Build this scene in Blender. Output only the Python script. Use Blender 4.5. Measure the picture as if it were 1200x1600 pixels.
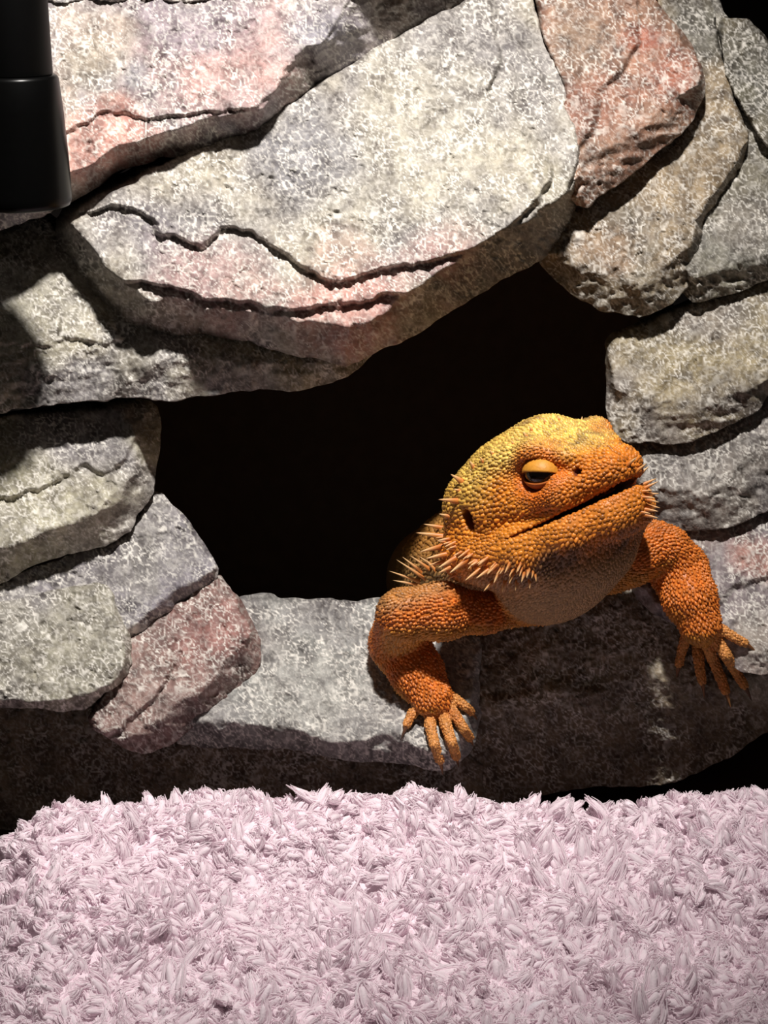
import bpy, math, random
import numpy as np
from mathutils import Vector, Matrix
from mathutils.bvhtree import BVHTree

for _o in list(bpy.data.objects):
    bpy.data.objects.remove(_o)
SC = bpy.context.scene
COL = SC.collection
random.seed(4)
RNG = np.random.default_rng(11)

# ------------------------------------------------------------------ frame
# The place is laid out in millimetre-like units U along the camera's level:
# x to the right, y away, z up; the camera looks 20 degrees down on it.
U = 0.000156
PITCH = math.radians(20)
CP, SP = math.cos(PITCH), math.sin(PITCH)
DIST = 2600.0
ZF = 515.0


def world(a):
    a = np.asarray(a, float)
    x, y, z = a[..., 0], a[..., 1], a[..., 2]
    return np.stack([x, y * CP + z * SP, -y * SP + z * CP + ZF], -1) * U


def wdir(a):
    a = np.asarray(a, float)
    x, y, z = a[..., 0], a[..., 1], a[..., 2]
    return np.stack([x, y * CP + z * SP, -y * SP + z * CP], -1)


def at(px, py, d):
    """a point of the place at photograph position px, py and distance d behind the reference plane"""
    px, py, d = np.broadcast_arrays(np.asarray(px, float), np.asarray(py, float), np.asarray(d, float))
    k = 1 + d / DIST
    return np.stack([(px - 600) * k, d, (800 - py) * k], -1)


# ------------------------------------------------------------------ camera, world, lights, exposure
cam_d = bpy.data.cameras.new('camera')
cam = bpy.data.objects.new('camera', cam_d)
COL.objects.link(cam)
cam.location = world([0, -DIST, 0]).tolist()
cam.rotation_euler = (math.pi / 2 - PITCH, 0, 0)
cam_d.sensor_fit = 'HORIZONTAL'
cam_d.sensor_width = 36
cam_d.lens = 36 * DIST / 1200
cam_d.clip_start = 0.005
cam_d.clip_end = 20
SC.camera = cam

wd = bpy.data.worlds.new('dim_room')
SC.world = wd
wd.use_nodes = True
wd.node_tree.nodes['Background'].inputs[0].default_value = (1.0, 0.9, 0.8, 1)
wd.node_tree.nodes['Background'].inputs[1].default_value = 0.042

ld = bpy.data.lights.new('basking_lamp_offscreen', 'SPOT')
ld.energy = 12.3
ld.color = (1.0, 0.955, 0.905)
ld.shadow_soft_size = 0.014
ld.spot_size = math.radians(63)
ld.spot_blend = 1.0
lamp = bpy.data.objects.new('basking_lamp_offscreen', ld)
COL.objects.link(lamp)
LAMP_AT = Vector(world([120, -1800, 2200]).tolist())
lamp.location = LAMP_AT
lamp.rotation_euler = (Vector(world([-190, 0, 420]).tolist()) - LAMP_AT).to_track_quat('-Z', 'Y').to_euler()

SC.view_settings.view_transform = 'Standard'
SC.view_settings.look = 'None'
SC.view_settings.exposure = 0.0
SC.view_settings.gamma = 1.0
SC.view_settings.use_curve_mapping = False


# ------------------------------------------------------------------ helpers
def lin(r, g=None, b=None):
    if g is None:
        r, g, b = r
    c = np.array([r, g, b], float) / 255.0
    return np.where(c <= 0.04045, c / 12.92, ((c + 0.055) / 1.055) ** 2.4)


def smooth(a, b, x):
    t = np.clip((x - a) / (b - a), 0, 1)
    return t * t * (3 - 2 * t)


def _hash(ix, iy, iz, seed):
    h = (ix.astype(np.int64) * 374761393 + iy.astype(np.int64) * 668265263
         + iz.astype(np.int64) * 2147483647 + seed * 1274126177) & 0xFFFFFFFF
    h = ((h ^ (h >> 13)) * 1274126177) & 0xFFFFFFFF
    h = ((h ^ (h >> 16)) * 2246822519) & 0xFFFFFFFF
    return ((h ^ (h >> 15)) & 0xFFFFFF) / float(0xFFFFFF)


def noise3(p, seed=0):
    p = np.asarray(p, float)
    i = np.floor(p).astype(np.int64)
    f = p - i
    w = f * f * f * (f * (f * 6 - 15) + 10)
    r = 0
    for dx in (0, 1):
        for dy in (0, 1):
            for dz in (0, 1):
                ww = ((w[..., 0] if dx else 1 - w[..., 0]) * (w[..., 1] if dy else 1 - w[..., 1])
                      * (w[..., 2] if dz else 1 - w[..., 2]))
                r = r + ww * _hash(i[..., 0] + dx, i[..., 1] + dy, i[..., 2] + dz, seed)
    return r * 2 - 1


def noise2(x, y, s, seed=0):
    return noise3(np.stack([x / s, y / s, np.full(np.shape(x), 0.37)], -1), seed)


def fbm2(x, y, s, seed=0, octs=3, gain=0.5):
    a, r = 1.0, 0
    for k in range(octs):
        r = r + a * noise2(x, y, s, seed + 17 * k)
        s *= 0.5
        a *= gain
    return r


def worley2(x, y, s, seed=0):
    """distance to the nearest and second nearest feature point, in cells"""
    x, y = x / s, y / s
    ix, iy = np.floor(x).astype(np.int64), np.floor(y).astype(np.int64)
    f1, f2 = np.full(x.shape, 9.0), np.full(x.shape, 9.0)
    z = np.zeros_like(ix)
    for dx in (-1, 0, 1):
        for dy in (-1, 0, 1):
            px = ix + dx + _hash(ix + dx, iy + dy, z, seed)
            py = iy + dy + _hash(ix + dx, iy + dy, z + 1, seed)
            d = np.hypot(px - x, py - y)
            f2 = np.minimum(f2, np.maximum(f1, d))
            f1 = np.minimum(f1, d)
    return f1, f2


def chaikin(poly, n=1):
    p = np.asarray(poly, float)
    for _ in range(n):
        q = np.roll(p, -1, 0)
        p = np.stack([0.8 * p + 0.2 * q, 0.2 * p + 0.8 * q], 1).reshape(-1, 2)
    return p


def poly_sd(P, poly):
    """signed distance of points to a polygon, negative inside"""
    P = np.asarray(P, float)
    d2 = np.full(len(P), 1e18)
    ins = np.zeros(len(P), bool)
    n = len(poly)
    for k in range(n):
        a, b = poly[k], poly[(k + 1) % n]
        e = b - a
        w = P - a
        t = np.clip((w @ e) / max(e @ e, 1e-9), 0, 1)
        q = w - t[:, None] * e
        d2 = np.minimum(d2, (q * q).sum(1))
        c = (a[1] <= P[:, 1]) != (b[1] <= P[:, 1])
        if c.any():
            xi = a[0] + (P[:, 1] - a[1]) / (b[1] - a[1] if b[1] != a[1] else 1e-9) * e[0]
            ins ^= c & (P[:, 0] < xi)
    d = np.sqrt(d2)
    return np.where(ins, -d, d)


def mesh_np(name, verts, faces, colors=None, smooth_shade=True):
    """faces: list of arrays (n,3) or (n,4)"""
    me = bpy.data.meshes.new(name)
    verts = np.asarray(verts, np.float32)
    fl = [np.asarray(f, np.int32) for f in (faces if isinstance(faces, list) else [faces]) if len(f)]
    loops = np.concatenate([f.ravel() for f in fl])
    tot = np.concatenate([np.full(len(f), f.shape[1], np.int32) for f in fl])
    start = np.concatenate([[0], np.cumsum(tot)[:-1]]).astype(np.int32)
    me.vertices.add(len(verts))
    me.vertices.foreach_set('co', verts.ravel())
    me.loops.add(len(loops))
    me.loops.foreach_set('vertex_index', loops)
    me.polygons.add(len(tot))
    me.polygons.foreach_set('loop_start', start)
    me.polygons.foreach_set('use_smooth', np.full(len(tot), smooth_shade))
    me.update(calc_edges=True)
    me.validate()
    if colors is not None:
        for nm, c in colors.items():
            c = np.asarray(c, np.float32)
            if c.ndim == 1:
                c = np.stack([c, c, c], -1)
            a = me.color_attributes.new(nm, 'FLOAT_COLOR', 'POINT')
            a.data.foreach_set('color', np.concatenate([c, np.ones((len(c), 1), np.float32)], 1).astype(np.float32).ravel())
    return me


def link(name, me, mat=None, parent=None):
    o = bpy.data.objects.new(name, me)
    COL.objects.link(o)
    if mat is not None and me is not None and not me.materials:
        me.materials.append(mat)
    if parent is not None:
        o.parent = parent
    return o


def thing(name, label, cat, loc):
    o = bpy.data.objects.new(name, None)
    COL.objects.link(o)
    o.empty_display_size = 0.01
    o.location = loc
    o['label'] = label
    o['category'] = cat
    return o


class NT:
    """tiny node-tree writer"""
    def __init__(s, name):
        s.m = bpy.data.materials.new(name)
        s.m.use_nodes = True
        s.t = s.m.node_tree
        s.b = s.t.nodes['Principled BSDF']

    def n(s, kind, **kw):
        nd = s.t.nodes.new(kind)
        ins = kw.pop('ins', {})
        for k, v in kw.items():
            setattr(nd, k, v)
        for k, v in ins.items():
            if isinstance(v, bpy.types.NodeSocket):
                s.t.links.new(v, nd.inputs[k])
            else:
                nd.inputs[k].default_value = v
        return nd

    def math(s, op, a, b=0.0, c=None, clamp=False):
        ins = {0: a, 1: b}
        if c is not None:
            ins[2] = c
        return s.n('ShaderNodeMath', operation=op, use_clamp=clamp, ins=ins).outputs[0]

    def mix(s, f, a, b, mode='MIX'):
        nd = s.t.nodes.new('ShaderNodeMix')
        nd.data_type = 'RGBA'
        nd.blend_type = mode
        for i, v in ((0, f), (6, a), (7, b)):
            if isinstance(v, bpy.types.NodeSocket):
                s.t.links.new(v, nd.inputs[i])
            else:
                nd.inputs[i].default_value = v
        return nd.outputs[2]

    def ramp(s, f, lo, hi, a=0.0, b=1.0):
        nd = s.n('ShaderNodeMapRange', interpolation_type='SMOOTHSTEP', ins={0: f, 1: lo, 2: hi, 3: a, 4: b})
        return nd.outputs[0]

    def set(s, **kw):
        for k, v in kw.items():
            k = k.replace('_', ' ')
            if isinstance(v, bpy.types.NodeSocket):
                s.t.links.new(v, s.b.inputs[k])
            else:
                s.b.inputs[k].default_value = v


def c4(*rgb):
    c = lin(*rgb)
    return (float(c[0]), float(c[1]), float(c[2]), 1)


# ------------------------------------------------------------------ materials
def rock_material():
    m = NT('painted_rock')
    tc = m.n('ShaderNodeTexCoord').outputs['Object']
    col = m.n('ShaderNodeVertexColor', layer_name='tint').outputs[0]
    fine = m.n('ShaderNodeTexNoise', ins={'Vector': tc, 'Scale': 1 / (4.5 * U), 'Detail': 2.0, 'Roughness': 0.6}).outputs['Fac']
    fin = m.mix(m.ramp(fine, 0.45, 0.8, 0.0, 0.4), col, m.mix(1.0, col, c4(140, 132, 128), 'MULTIPLY'))
    bp = m.n('ShaderNodeBump', ins={'Strength': 0.5, 'Distance': 2.2 * U, 'Height': fine})
    m.set(Base_Color=fin, Roughness=0.6, Normal=bp.outputs[0])
    m.b.inputs['Specular IOR Level'].default_value = 0.35
    return m.m


ROCK = rock_material()


def plain(name, rgb, rough=0.6, spec=0.4, bump=None, metal=0.0):
    m = NT(name)
    tc = m.n('ShaderNodeTexCoord').outputs['Object']
    nz = m.n('ShaderNodeTexNoise', ins={'Vector': tc, 'Scale': (bump or 12) and 1 / (U * (bump or 12)), 'Detail': 4.0})
    colr = m.mix(m.ramp(nz.outputs['Fac'], 0.3, 0.7, 0.0, 0.5), c4(*rgb), tuple(0.7 * x for x in c4(*rgb)[:3]) + (1,))
    m.set(Base_Color=colr, Roughness=rough, Metallic=metal)
    m.b.inputs['Specular IOR Level'].default_value = spec
    if bump:
        b = m.n('ShaderNodeBump', ins={'Strength': 0.3, 'Distance': 2 * U, 'Height': nz.outputs['Fac']})
        m.set(Normal=b.outputs[0])
    return m.m


# ------------------------------------------------------------------ setting: floor and back wall
def box_mesh(name, lo, hi):
    lo, hi = np.array(lo, float), np.array(hi, float)
    v = np.array([[x, y, z] for x in (0, 1) for y in (0, 1) for z in (0, 1)]) * (hi - lo) + lo
    f = [[0, 1, 3, 2], [4, 6, 7, 5], [0, 4, 5, 1], [2, 3, 7, 6], [0, 2, 6, 4], [1, 5, 7, 3]]
    return mesh_np(name, v, np.array(f), smooth_shade=False)


def floor_material():
    m = NT('dark_floor_board')
    tc = m.n('ShaderNodeTexCoord').outputs['Object']
    mp = m.n('ShaderNodeMapping', ins={'Vector': tc, 'Scale': (40, 900, 900)})
    nz = m.n('ShaderNodeTexNoise', ins={'Vector': mp.outputs[0], 'Scale': 1.0, 'Detail': 5.0})
    m.set(Base_Color=m.mix(nz.outputs['Fac'], c4(38, 20, 14), c4(72, 42, 30)), Roughness=0.55)
    return m.m


FLOOR = link('floor', box_mesh('floor', (-0.35, -0.35, -0.01), (0.35, 0.35, 0.0)), floor_material())
FLOOR['kind'] = 'structure'
WALL = link('wall_back', box_mesh('wall_back', (-0.35, 0.30, 0.0), (0.35, 0.312, 0.5)), plain('dark_back_panel', (38, 34, 32), 0.8, 0.1, 40))
WALL['kind'] = 'structure'

# ------------------------------------------------------------------ the rock cave
CAVE_AT = world([0, 120, 0]).tolist()
CAVE_AT[2] = 0.0
CAVE = thing('rock_cave', 'cave hide of stacked grey, cream and pink painted stone slabs', 'rock cave', CAVE_AT)

STONES = []          # for depth queries


def sdw(P, poly, seed, amp=5.0):
    w = np.stack([fbm2(P[:, 0], P[:, 1], 46, seed, 3, 0.55), fbm2(P[:, 0], P[:, 1], 46, seed + 5, 3, 0.55)], -1) * amp
    return poly_sd(P + w, poly)


class Stone:
    def __init__(s, O, F, plane, drop=60, ledges=(), seed=1, rough=1.0, rpow=0.92, bend=0.0):
        s.O, s.F = chaikin(O, 1), chaikin(F, 1)
        s.plane, s.drop, s.seed, s.rough, s.rpow, s.bend = plane, drop, seed, rough, rpow, bend
        s.ledges = [(chaikin(p, 1), h, w) for (p, h, w) in ledges]

    def depth(s, P, sO=None):
        x, y = P[:, 0], P[:, 1]
        d0, cx, cy, gx, gy = s.plane
        d = d0 + gx * (x - cx) + gy * (y - cy)
        if s.bend:
            d = d + s.bend * ((x - cx) / 300.0) ** 2 * 100
        if sO is None:
            sO = sdw(P, s.O, s.seed)
        sF = sdw(P, s.F, s.seed + 40, 7.0)
        pos = np.maximum(sF, 0)
        t = pos / np.maximum(pos + np.maximum(-sO, 0), 1e-3)
        d = d + s.drop * t ** s.rpow + 4.0 * np.exp(-np.abs(sF) / 5.0)
        for (p, h, w) in s.ledges:
            sl = sdw(P, p, s.seed + 71, 9.0)
            d = d - h * smooth(w, -w, sl) * smooth(8, -4, sF)
        r = s.rough
        d = d + r * (9 * fbm2(x, y, 150, s.seed + 3, 2) + 6.5 * np.abs(fbm2(x, y, 62, s.seed + 9, 3)) + 2.0 * fbm2(x, y, 14, s.seed + 21, 2))
        # flaky strata on the broken edge
        d = d + r * t * (1 - t) * 4 * 4 * noise2(x + y * 0.4, y * 3.2, 34, s.seed + 31)
        return d, sF, t

    def crackle(s, x, y, t):
        """fine relief of the cast surface: pale wrinkled ridges, pits and grain"""
        q = s.seed
        wx = x + 5.5 * fbm2(x, y, 13, q + 101, 2) + 2.2 * noise2(x, y, 5, q + 104)
        wy = y + 5.5 * fbm2(x, y, 13, q + 102, 2) + 2.2 * noise2(x, y, 5, q + 105)
        f1, f2 = worley2(wx, wy, 9.5, q + 103)
        cells = smooth(0.20, 0.03, f2 - f1)
        worm = smooth(0.16, 0.02, np.abs(noise2(wx, wy, 7, q + 106))) * 0.8
        zone = smooth(-0.35, 0.45, fbm2(x, y, 70, q + 107, 3))
        zone2 = smooth(-0.3, 0.4, fbm2(x, y, 32, q + 108, 2))
        ln = np.maximum(cells * (0.35 + 0.65 * zone2), worm * (0.25 + 0.75 * zone))
        ln = ln * (0.55 + 0.45 * smooth(-0.4, 0.3, noise2(x, y, 7, q + 109)))
        g1, g2 = worley2(wx + 31, wy + 17, 21, q + 110)
        pit = smooth(0.32, 0.10, g1) * smooth(-0.2, 0.35, fbm2(x, y, 55, q + 111, 2))
        grain = fbm2(x, y, 6.5, q + 112, 2)
        lump = fbm2(x, y, 24, q + 113, 2)
        face = 1 - 0.6 * smooth(0.03, 0.4, t)
        h = 1.9 * ln * face + 1.1 * grain + 2.6 * lump - 4.2 * pit
        return h, ln

    def query(s, P):
        sO = poly_sd(P, s.O)
        d, _, _ = s.depth(P)
        return np.where(sO < 0, d, 1e9)


def build_stone(s, tints, blobs=(), back=170, step=2.0, dry=1.0, label=None, taper=0.05):
    lo, hi = s.O.min(0) - 8, s.O.max(0) + 8
    nx, ny = int((hi[0] - lo[0]) / step) + 1, int((hi[1] - lo[1]) / step) + 1
    gx, gy = np.meshgrid(lo[0] + np.arange(nx) * step, lo[1] + np.arange(ny) * step)
    P = np.stack([gx.ravel(), gy.ravel()], -1)
    sd = sdw(P, s.O, s.seed)
    inside = (sd < -0.35 * step).reshape(ny, nx)
    cell = inside[:-1, :-1] | inside[1:, :-1] | inside[:-1, 1:] | inside[1:, 1:]
    idx = np.arange(nx * ny).reshape(ny, nx)
    q = np.stack([idx[:-1, :-1][cell], idx[:-1, 1:][cell], idx[1:, 1:][cell], idx[1:, :-1][cell]], -1)
    used = np.unique(q)
    remap = -np.ones(nx * ny, int)
    remap[used] = np.arange(len(used))
    q = remap[q]
    P = P[used].copy()
    out = ~inside.ravel()[used]
    # snap the rim vertices on to the outline
    B = P[out]
    e = 1.0
    for _ in range(4):
        b0 = sdw(B, s.O, s.seed)
        g = np.stack([sdw(B + [e, 0], s.O, s.seed) - b0, sdw(B + [0, e], s.O, s.seed) - b0], -1)
        g /= np.maximum(np.linalg.norm(g, axis=1, keepdims=True), 0.3)
        B = B - 0.9 * b0[:, None] * g
    P[out] = B
    d, sF, t = s.depth(P)
    h, ln = s.crackle(P[:, 0], P[:, 1], t)
    d = d - h * s.rough ** 0.5
    # boundary edges in order of the quads (the interior lies to their left)
    ed = np.concatenate([q[:, [0, 1]], q[:, [1, 2]], q[:, [2, 3]], q[:, [3, 0]]])
    key = ed[:, 0] * 10000000 + ed[:, 1]
    rkey = ed[:, 1] * 10000000 + ed[:, 0]
    be = ed[~np.isin(rkey, key)]
    bv = np.unique(be)
    loc = -np.ones(len(P), int)
    loc[bv] = np.arange(len(bv))
    c = s.O.mean(0)
    rows, allP, alld = 6, [P], [d]
    faces = [q]
    prev = bv
    cnt = len(P)
    dmax = d[bv].max()
    for k in range(1, rows + 1):
        u = k / rows
        jig = 3.0 * noise2(P[bv, 0] + 77 * k, P[bv, 1], 20, s.seed + 50)
        Q = P[bv] + (c - P[bv]) * (taper * u) + jig[:, None]
        D = d[bv] * (1 - u) + (dmax + back) * u if k == rows else d[bv] + (dmax + back - d[bv]) * u
        allP.append(Q)
        alld.append(D)
        cur = cnt + np.arange(len(bv))
        a, b = loc[be[:, 0]], loc[be[:, 1]]
        faces.append(np.stack([prev[b], prev[a], cur[a], cur[b]], -1))
        prev = cur
        cnt += len(bv)
    # close the back
    allP.append(c[None])
    alld.append(np.array([dmax + back + 10]))
    a, b = loc[be[:, 0]], loc[be[:, 1]]
    tri = np.stack([prev[b], prev[a], np.full(len(be), cnt)], -1)
    PP, DD = np.concatenate(allP), np.concatenate(alld)
    V = world(at(PP[:, 0], PP[:, 1], DD)) - np.array(CAVE_AT)
    # paint
    T = [lin(c_) for c_ in tints]
    n1 = smooth(-0.5, 0.5, fbm2(PP[:, 0], PP[:, 1], 130, s.seed + 60, 3))[:, None]
    n2 = smooth(-0.1, 0.6, fbm2(PP[:, 0], PP[:, 1], 75, s.seed + 66, 3))[:, None]
    C = T[0] * (1 - n1) + T[1] * n1
    C = C * (1 - 0.6 * n2) + T[2 % len(T)] * 0.6 * n2
    for (bx, by, br, bc, bs) in blobs:
        rr = np.hypot(PP[:, 0] - bx, (PP[:, 1] - by) * 1.25) + 0.35 * br * fbm2(PP[:, 0], PP[:, 1], 60, s.seed + 81, 3)
        w = (bs * smooth(br, br * 0.25, rr))[:, None]
        C = C * (1 - w) + lin(bc) * w
    ex = len(PP) - len(t)
    pad = lambda v, c_=0.0: np.concatenate([v, np.full(ex, c_)])
    # mottled stain of its own shape, then pale dry brushing of the crackle
    x_, y_ = PP[:, 0], PP[:, 1]
    wash = np.clip(0.42 + 0.4 * fbm2(x_, y_, 21, s.seed + 201, 2) + 0.3 * noise2(x_, y_, 6, s.seed + 205), 0, 0.92)[:, None]
    C = C * (1 - wash) + (C * lin(126, 120, 122)) * wash
    br = np.clip(pad(ln) * dry * 1.0, 0, 0.95)[:, None]
    C = C * (1 - br) + (0.22 * C + 0.78 * lin(252, 247, 238)) * br
    me = mesh_np('stone', V, [q, np.concatenate(faces[1:]), tri], {'tint': C})
    # mesh must face outward: flip if the front looks away from the camera
    o = link('stone', me, ROCK, CAVE)
    me.flip_normals() if me.polygons[0].normal.dot(Vector(wdir([0, -1, 0]).tolist())) < 0 else None
    if label:
        o['label'] = label
    STONES.append(s)
    return o


GREY, LAV, CREAM, PINK, RED, OLIVE, BROWN = (146, 141, 140), (140, 134, 141), (188, 180, 162), (198, 140, 132), (176, 104, 86), (160, 153, 128), (118, 98, 78)

# main slab bridging the mouth of the cave
build_stone(Stone(
    O=[(84, 335), (150, 285), (300, 225), (450, 155), (600, 55), (740, -15), (760, -70), (836, -70), (838, 0), (860, 65), (896, 125), (914, 180),
       (916, 240), (910, 300), (895, 345), (870, 385), (835, 412), (780, 440), (720, 475), (660, 516), (600, 552), (548, 574), (510, 570), (450, 552),
       (380, 530), (300, 524), (240, 520), (203, 508), (152, 470), (118, 425), (95, 385)],
    F=[(104, 345), (160, 298), (300, 236), (450, 164), (600, 66), (748, -6), (765, -70), (831, -70), (833, 0), (854, 68), (889, 128), (906, 185),
       (908, 245), (897, 290), (855, 330), (795, 365), (740, 398), (690, 425), (640, 462), (590, 495), (548, 518), (520, 516), (440, 494),
       (350, 484), (260, 464), (235, 472), (212, 452), (160, 408), (125, 368)],
    plane=(-40, 500, 300, -0.02, -0.62), drop=130, seed=3,
    ledges=[([(110, 330), (160, 295), (300, 230), (450, 160), (600, 60), (750, -20), (768, -20), (776, 60), (776, 110), (768, 158), (820, 190), (850, 240), (856, 290),
              (830, 335), (780, 366), (730, 395), (660, 410), (600, 418), (560, 434), (520, 440), (470, 420), (440, 395), (400, 372), (350, 352),
              (320, 372), (298, 384), (262, 372), (230, 345), (190, 325)], 20, 4),
            ([(300, 236), (600, 66), (700, 20), (768, -30), (774, 60), (770, 150), (700, 250), (500, 300), (300, 300)], 4, 30),
            ([(740, -20), (768, -40), (784, 33), (820, 70), (853, 130), (895, 190), (908, 225), (905, 255), (870, 320), (790, 400), (500, 500), (110, 420), (110, 330)], 22, 4),
            ([(440, 500), (455, 455), (520, 470), (600, 450), (640, 452), (600, 500), (540, 530)], 6, 5)]),
    [GREY, CREAM, (162, 157, 152)],
    [(560, 470, 150, PINK, 0.75), (330, 440, 130, (196, 150, 146), 0.55), (690, 395, 90, PINK, 0.55), (640, 240, 260, (190, 184, 168), 0.6), (220, 350, 90, LAV, 0.5),
     (880, 300, 90, OLIVE, 0.5), (470, 230, 140, (140, 139, 146), 0.7)], back=170, dry=1.0, label='broad cream and grey slab with a pink lower lip, bridging the cave mouth')

# upper left pink slab
build_stone(Stone(
    O=[(-80, -80), (775, -80), (748, -5), (685, 36), (600, 70), (540, 104), (475, 152), (432, 190), (400, 214), (340, 236), (260, 247), (200, 262), (150, 290),
       (112, 316), (40, 350), (-80, 380)],
    F=[(-80, -80), (590, -80), (556, -10), (530, 30), (512, 68), (470, 84), (442, 128), (405, 172), (330, 182), (250, 206), (175, 238), (116, 268), (50, 300), (-80, 330)],
    plane=(-80, 300, 150, 0.02, -0.62), drop=125, seed=11,
    ledges=[([(-80, -80), (590, -80), (520, 60), (405, 168), (330, 176), (280, 178), (160, 181), (112, 206), (-80, 260)], 12, 4)]),
    [(150, 145, 149), (184, 168, 156), LAV],
    [(330, 110, 190, (218, 170, 160), 0.75), (160, 230, 120, (220, 160, 146), 0.8), (150, 100, 80, OLIVE, 0.4), (300, 40, 130, (136, 135, 148), 0.7), (520, 40, 90, (150, 150, 166), 0.5)],
    back=150, label='pink and lavender slab resting over the broad cream slab')

# thin slab at the very top
build_stone(Stone(O=[(-80, -150), (820, -150), (700, -40), (560, -2), (480, 1), (300, 9), (100, 11), (-80, 12)],
                  F=[(-80, -150), (800, -150), (690, -50), (550, -14), (480, -9), (300, -2), (100, -1), (-80, -1)],
                  plane=(-10, 300, 0, 0, -0.6), drop=40, seed=15), [GREY, BROWN, GREY], back=120)

# left slab under the main one
build_stone(Stone(O=[(-80, 310), (60, 320), (150, 400), (300, 500), (590, 540), (556, 586), (500, 603), (430, 608), (370, 611), (340, 618), (290, 622), (250, 628), (200, 622),
                     (140, 625), (80, 635), (0, 648), (-80, 660)],
                  F=[(-80, 318), (60, 328), (140, 410), (300, 510), (560, 550), (510, 572), (430, 570), (330, 560), (250, 560), (212, 560), (150, 548), (60, 552), (-80, 548)],
                  plane=(-40, 150, 500, 0.08, -0.6), drop=60, seed=21, rpow=0.9,
                  ledges=[([(-80, 385), (60, 405), (140, 465), (205, 535), (170, 540), (110, 528), (60, 540), (-80, 536)], 12, 5),
                          ([(-80, 575), (20, 575), (60, 590), (40, 618), (-80, 660)], 14, 8)]),
            [GREY, OLIVE, (180, 172, 150)], [(60, 480, 120, (186, 182, 168), 0.6), (90, 540, 70, OLIVE, 0.5)], back=170,
            label='olive grey slab under the left end of the broad cream slab')

# left boulder
build_stone(Stone(O=[(-80, 655), (0, 646), (80, 634), (150, 622), (235, 624), (249, 640), (248, 700), (243, 760), (216, 800), (200, 838), (150, 858), (90, 873), (40, 890), (0, 915), (-80, 945)],
                  F=[(-80, 662), (100, 640), (195, 640), (216, 680), (212, 735), (192, 780), (172, 800), (100, 828), (40, 852), (-80, 888)],
                  plane=(-30, 100, 750, 0.05, -0.55), drop=75, seed=25,
                  ledges=[([(-80, 640), (230, 630), (214, 700), (160, 745), (150, 735), (128, 718), (92, 745), (50, 772), (-80, 782)], 13, 5),
                          ([(-80, 830), (60, 790), (130, 760), (190, 740), (210, 740), (170, 805), (100, 830), (-80, 890)], 12, 12)]),
            [GREY, (186, 180, 152), (176, 170, 160)], [(100, 800, 110, (196, 190, 164), 0.55), (120, 690, 90, (150, 144, 144), 0.5)], back=180,
            label='rounded grey boulder left of the cave mouth')

# grey slab beside the pink block
build_stone(Stone(O=[(-80, 935), (0, 905), (90, 868), (190, 838), (215, 798), (246, 762), (278, 795), (312, 840), (343, 884), (337, 906), (292, 938), (248, 966), (224, 988), (190, 1010), (100, 1040), (-80, 1060)],
                  F=[(-80, 935), (0, 905), (90, 868), (190, 840), (217, 802), (246, 768), (274, 798), (307, 842), (336, 884), (326, 896), (285, 922), (240, 950), (216, 974), (185, 1000), (100, 1030), (-80, 1050)],
                  plane=(-28, 150, 920, 0.0, -0.6), drop=42, seed=29), [GREY, LAV, (150, 146, 140)], [(260, 860, 80, (150, 146, 142), 0.5)], back=150,
            label='flat grey slab tucked under the left boulder')
build_stone(Stone(O=[(-80, 955), (60, 928), (150, 905), (178, 914), (195, 955), (204, 1000), (203, 1045), (181, 1072), (137, 1106), (126, 1114), (60, 1108), (-80, 1102)],
                  F=[(-80, 958), (60, 932), (150, 910), (172, 920), (188, 957), (196, 1000), (194, 1036), (172, 1060), (130, 1094), (60, 1092), (-80, 1086)],
                  plane=(-100, 100, 1000, 0.0, -0.6), drop=40, seed=33), [(158, 153, 138), GREY, (168, 163, 148)], [(90, 1040, 120, (172, 167, 150), 0.5)], back=130,
            label='pale olive slab in front of the flat grey slab')
# pink block
build_stone(Stone(O=[(190, 985), (250, 955), (300, 925), (340, 893), (360, 920), (400, 978), (412, 1000), (412, 1030), (400, 1052), (350, 1092), (305, 1138), (272, 1162), (222, 1182), (190, 1172), (134, 1132), (150, 1096)],
                  F=[(200, 985), (250, 958), (300, 930), (338, 900), (358, 928), (396, 980), (388, 1000), (350, 1032), (335, 1060), (300, 1090), (262, 1118), (215, 1150), (180, 1158), (142, 1130), (158, 1096)],
                  plane=(-62, 280, 1030, -0.05, -0.62), drop=75, seed=37,
                  ledges=[([(150, 1020), (218, 990), (250, 986), (272, 1020), (274, 1052), (254, 1080), (215, 1118), (178, 1150), (130, 1135)], 16, 5)]),
            [(148, 114, 108), (160, 128, 120), (132, 112, 108)], [(330, 980, 90, (162, 108, 102), 0.6), (220, 1090, 80, (166, 138, 130), 0.5)], back=150,
            label='reddish pink angular block left of the ledge')

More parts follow.
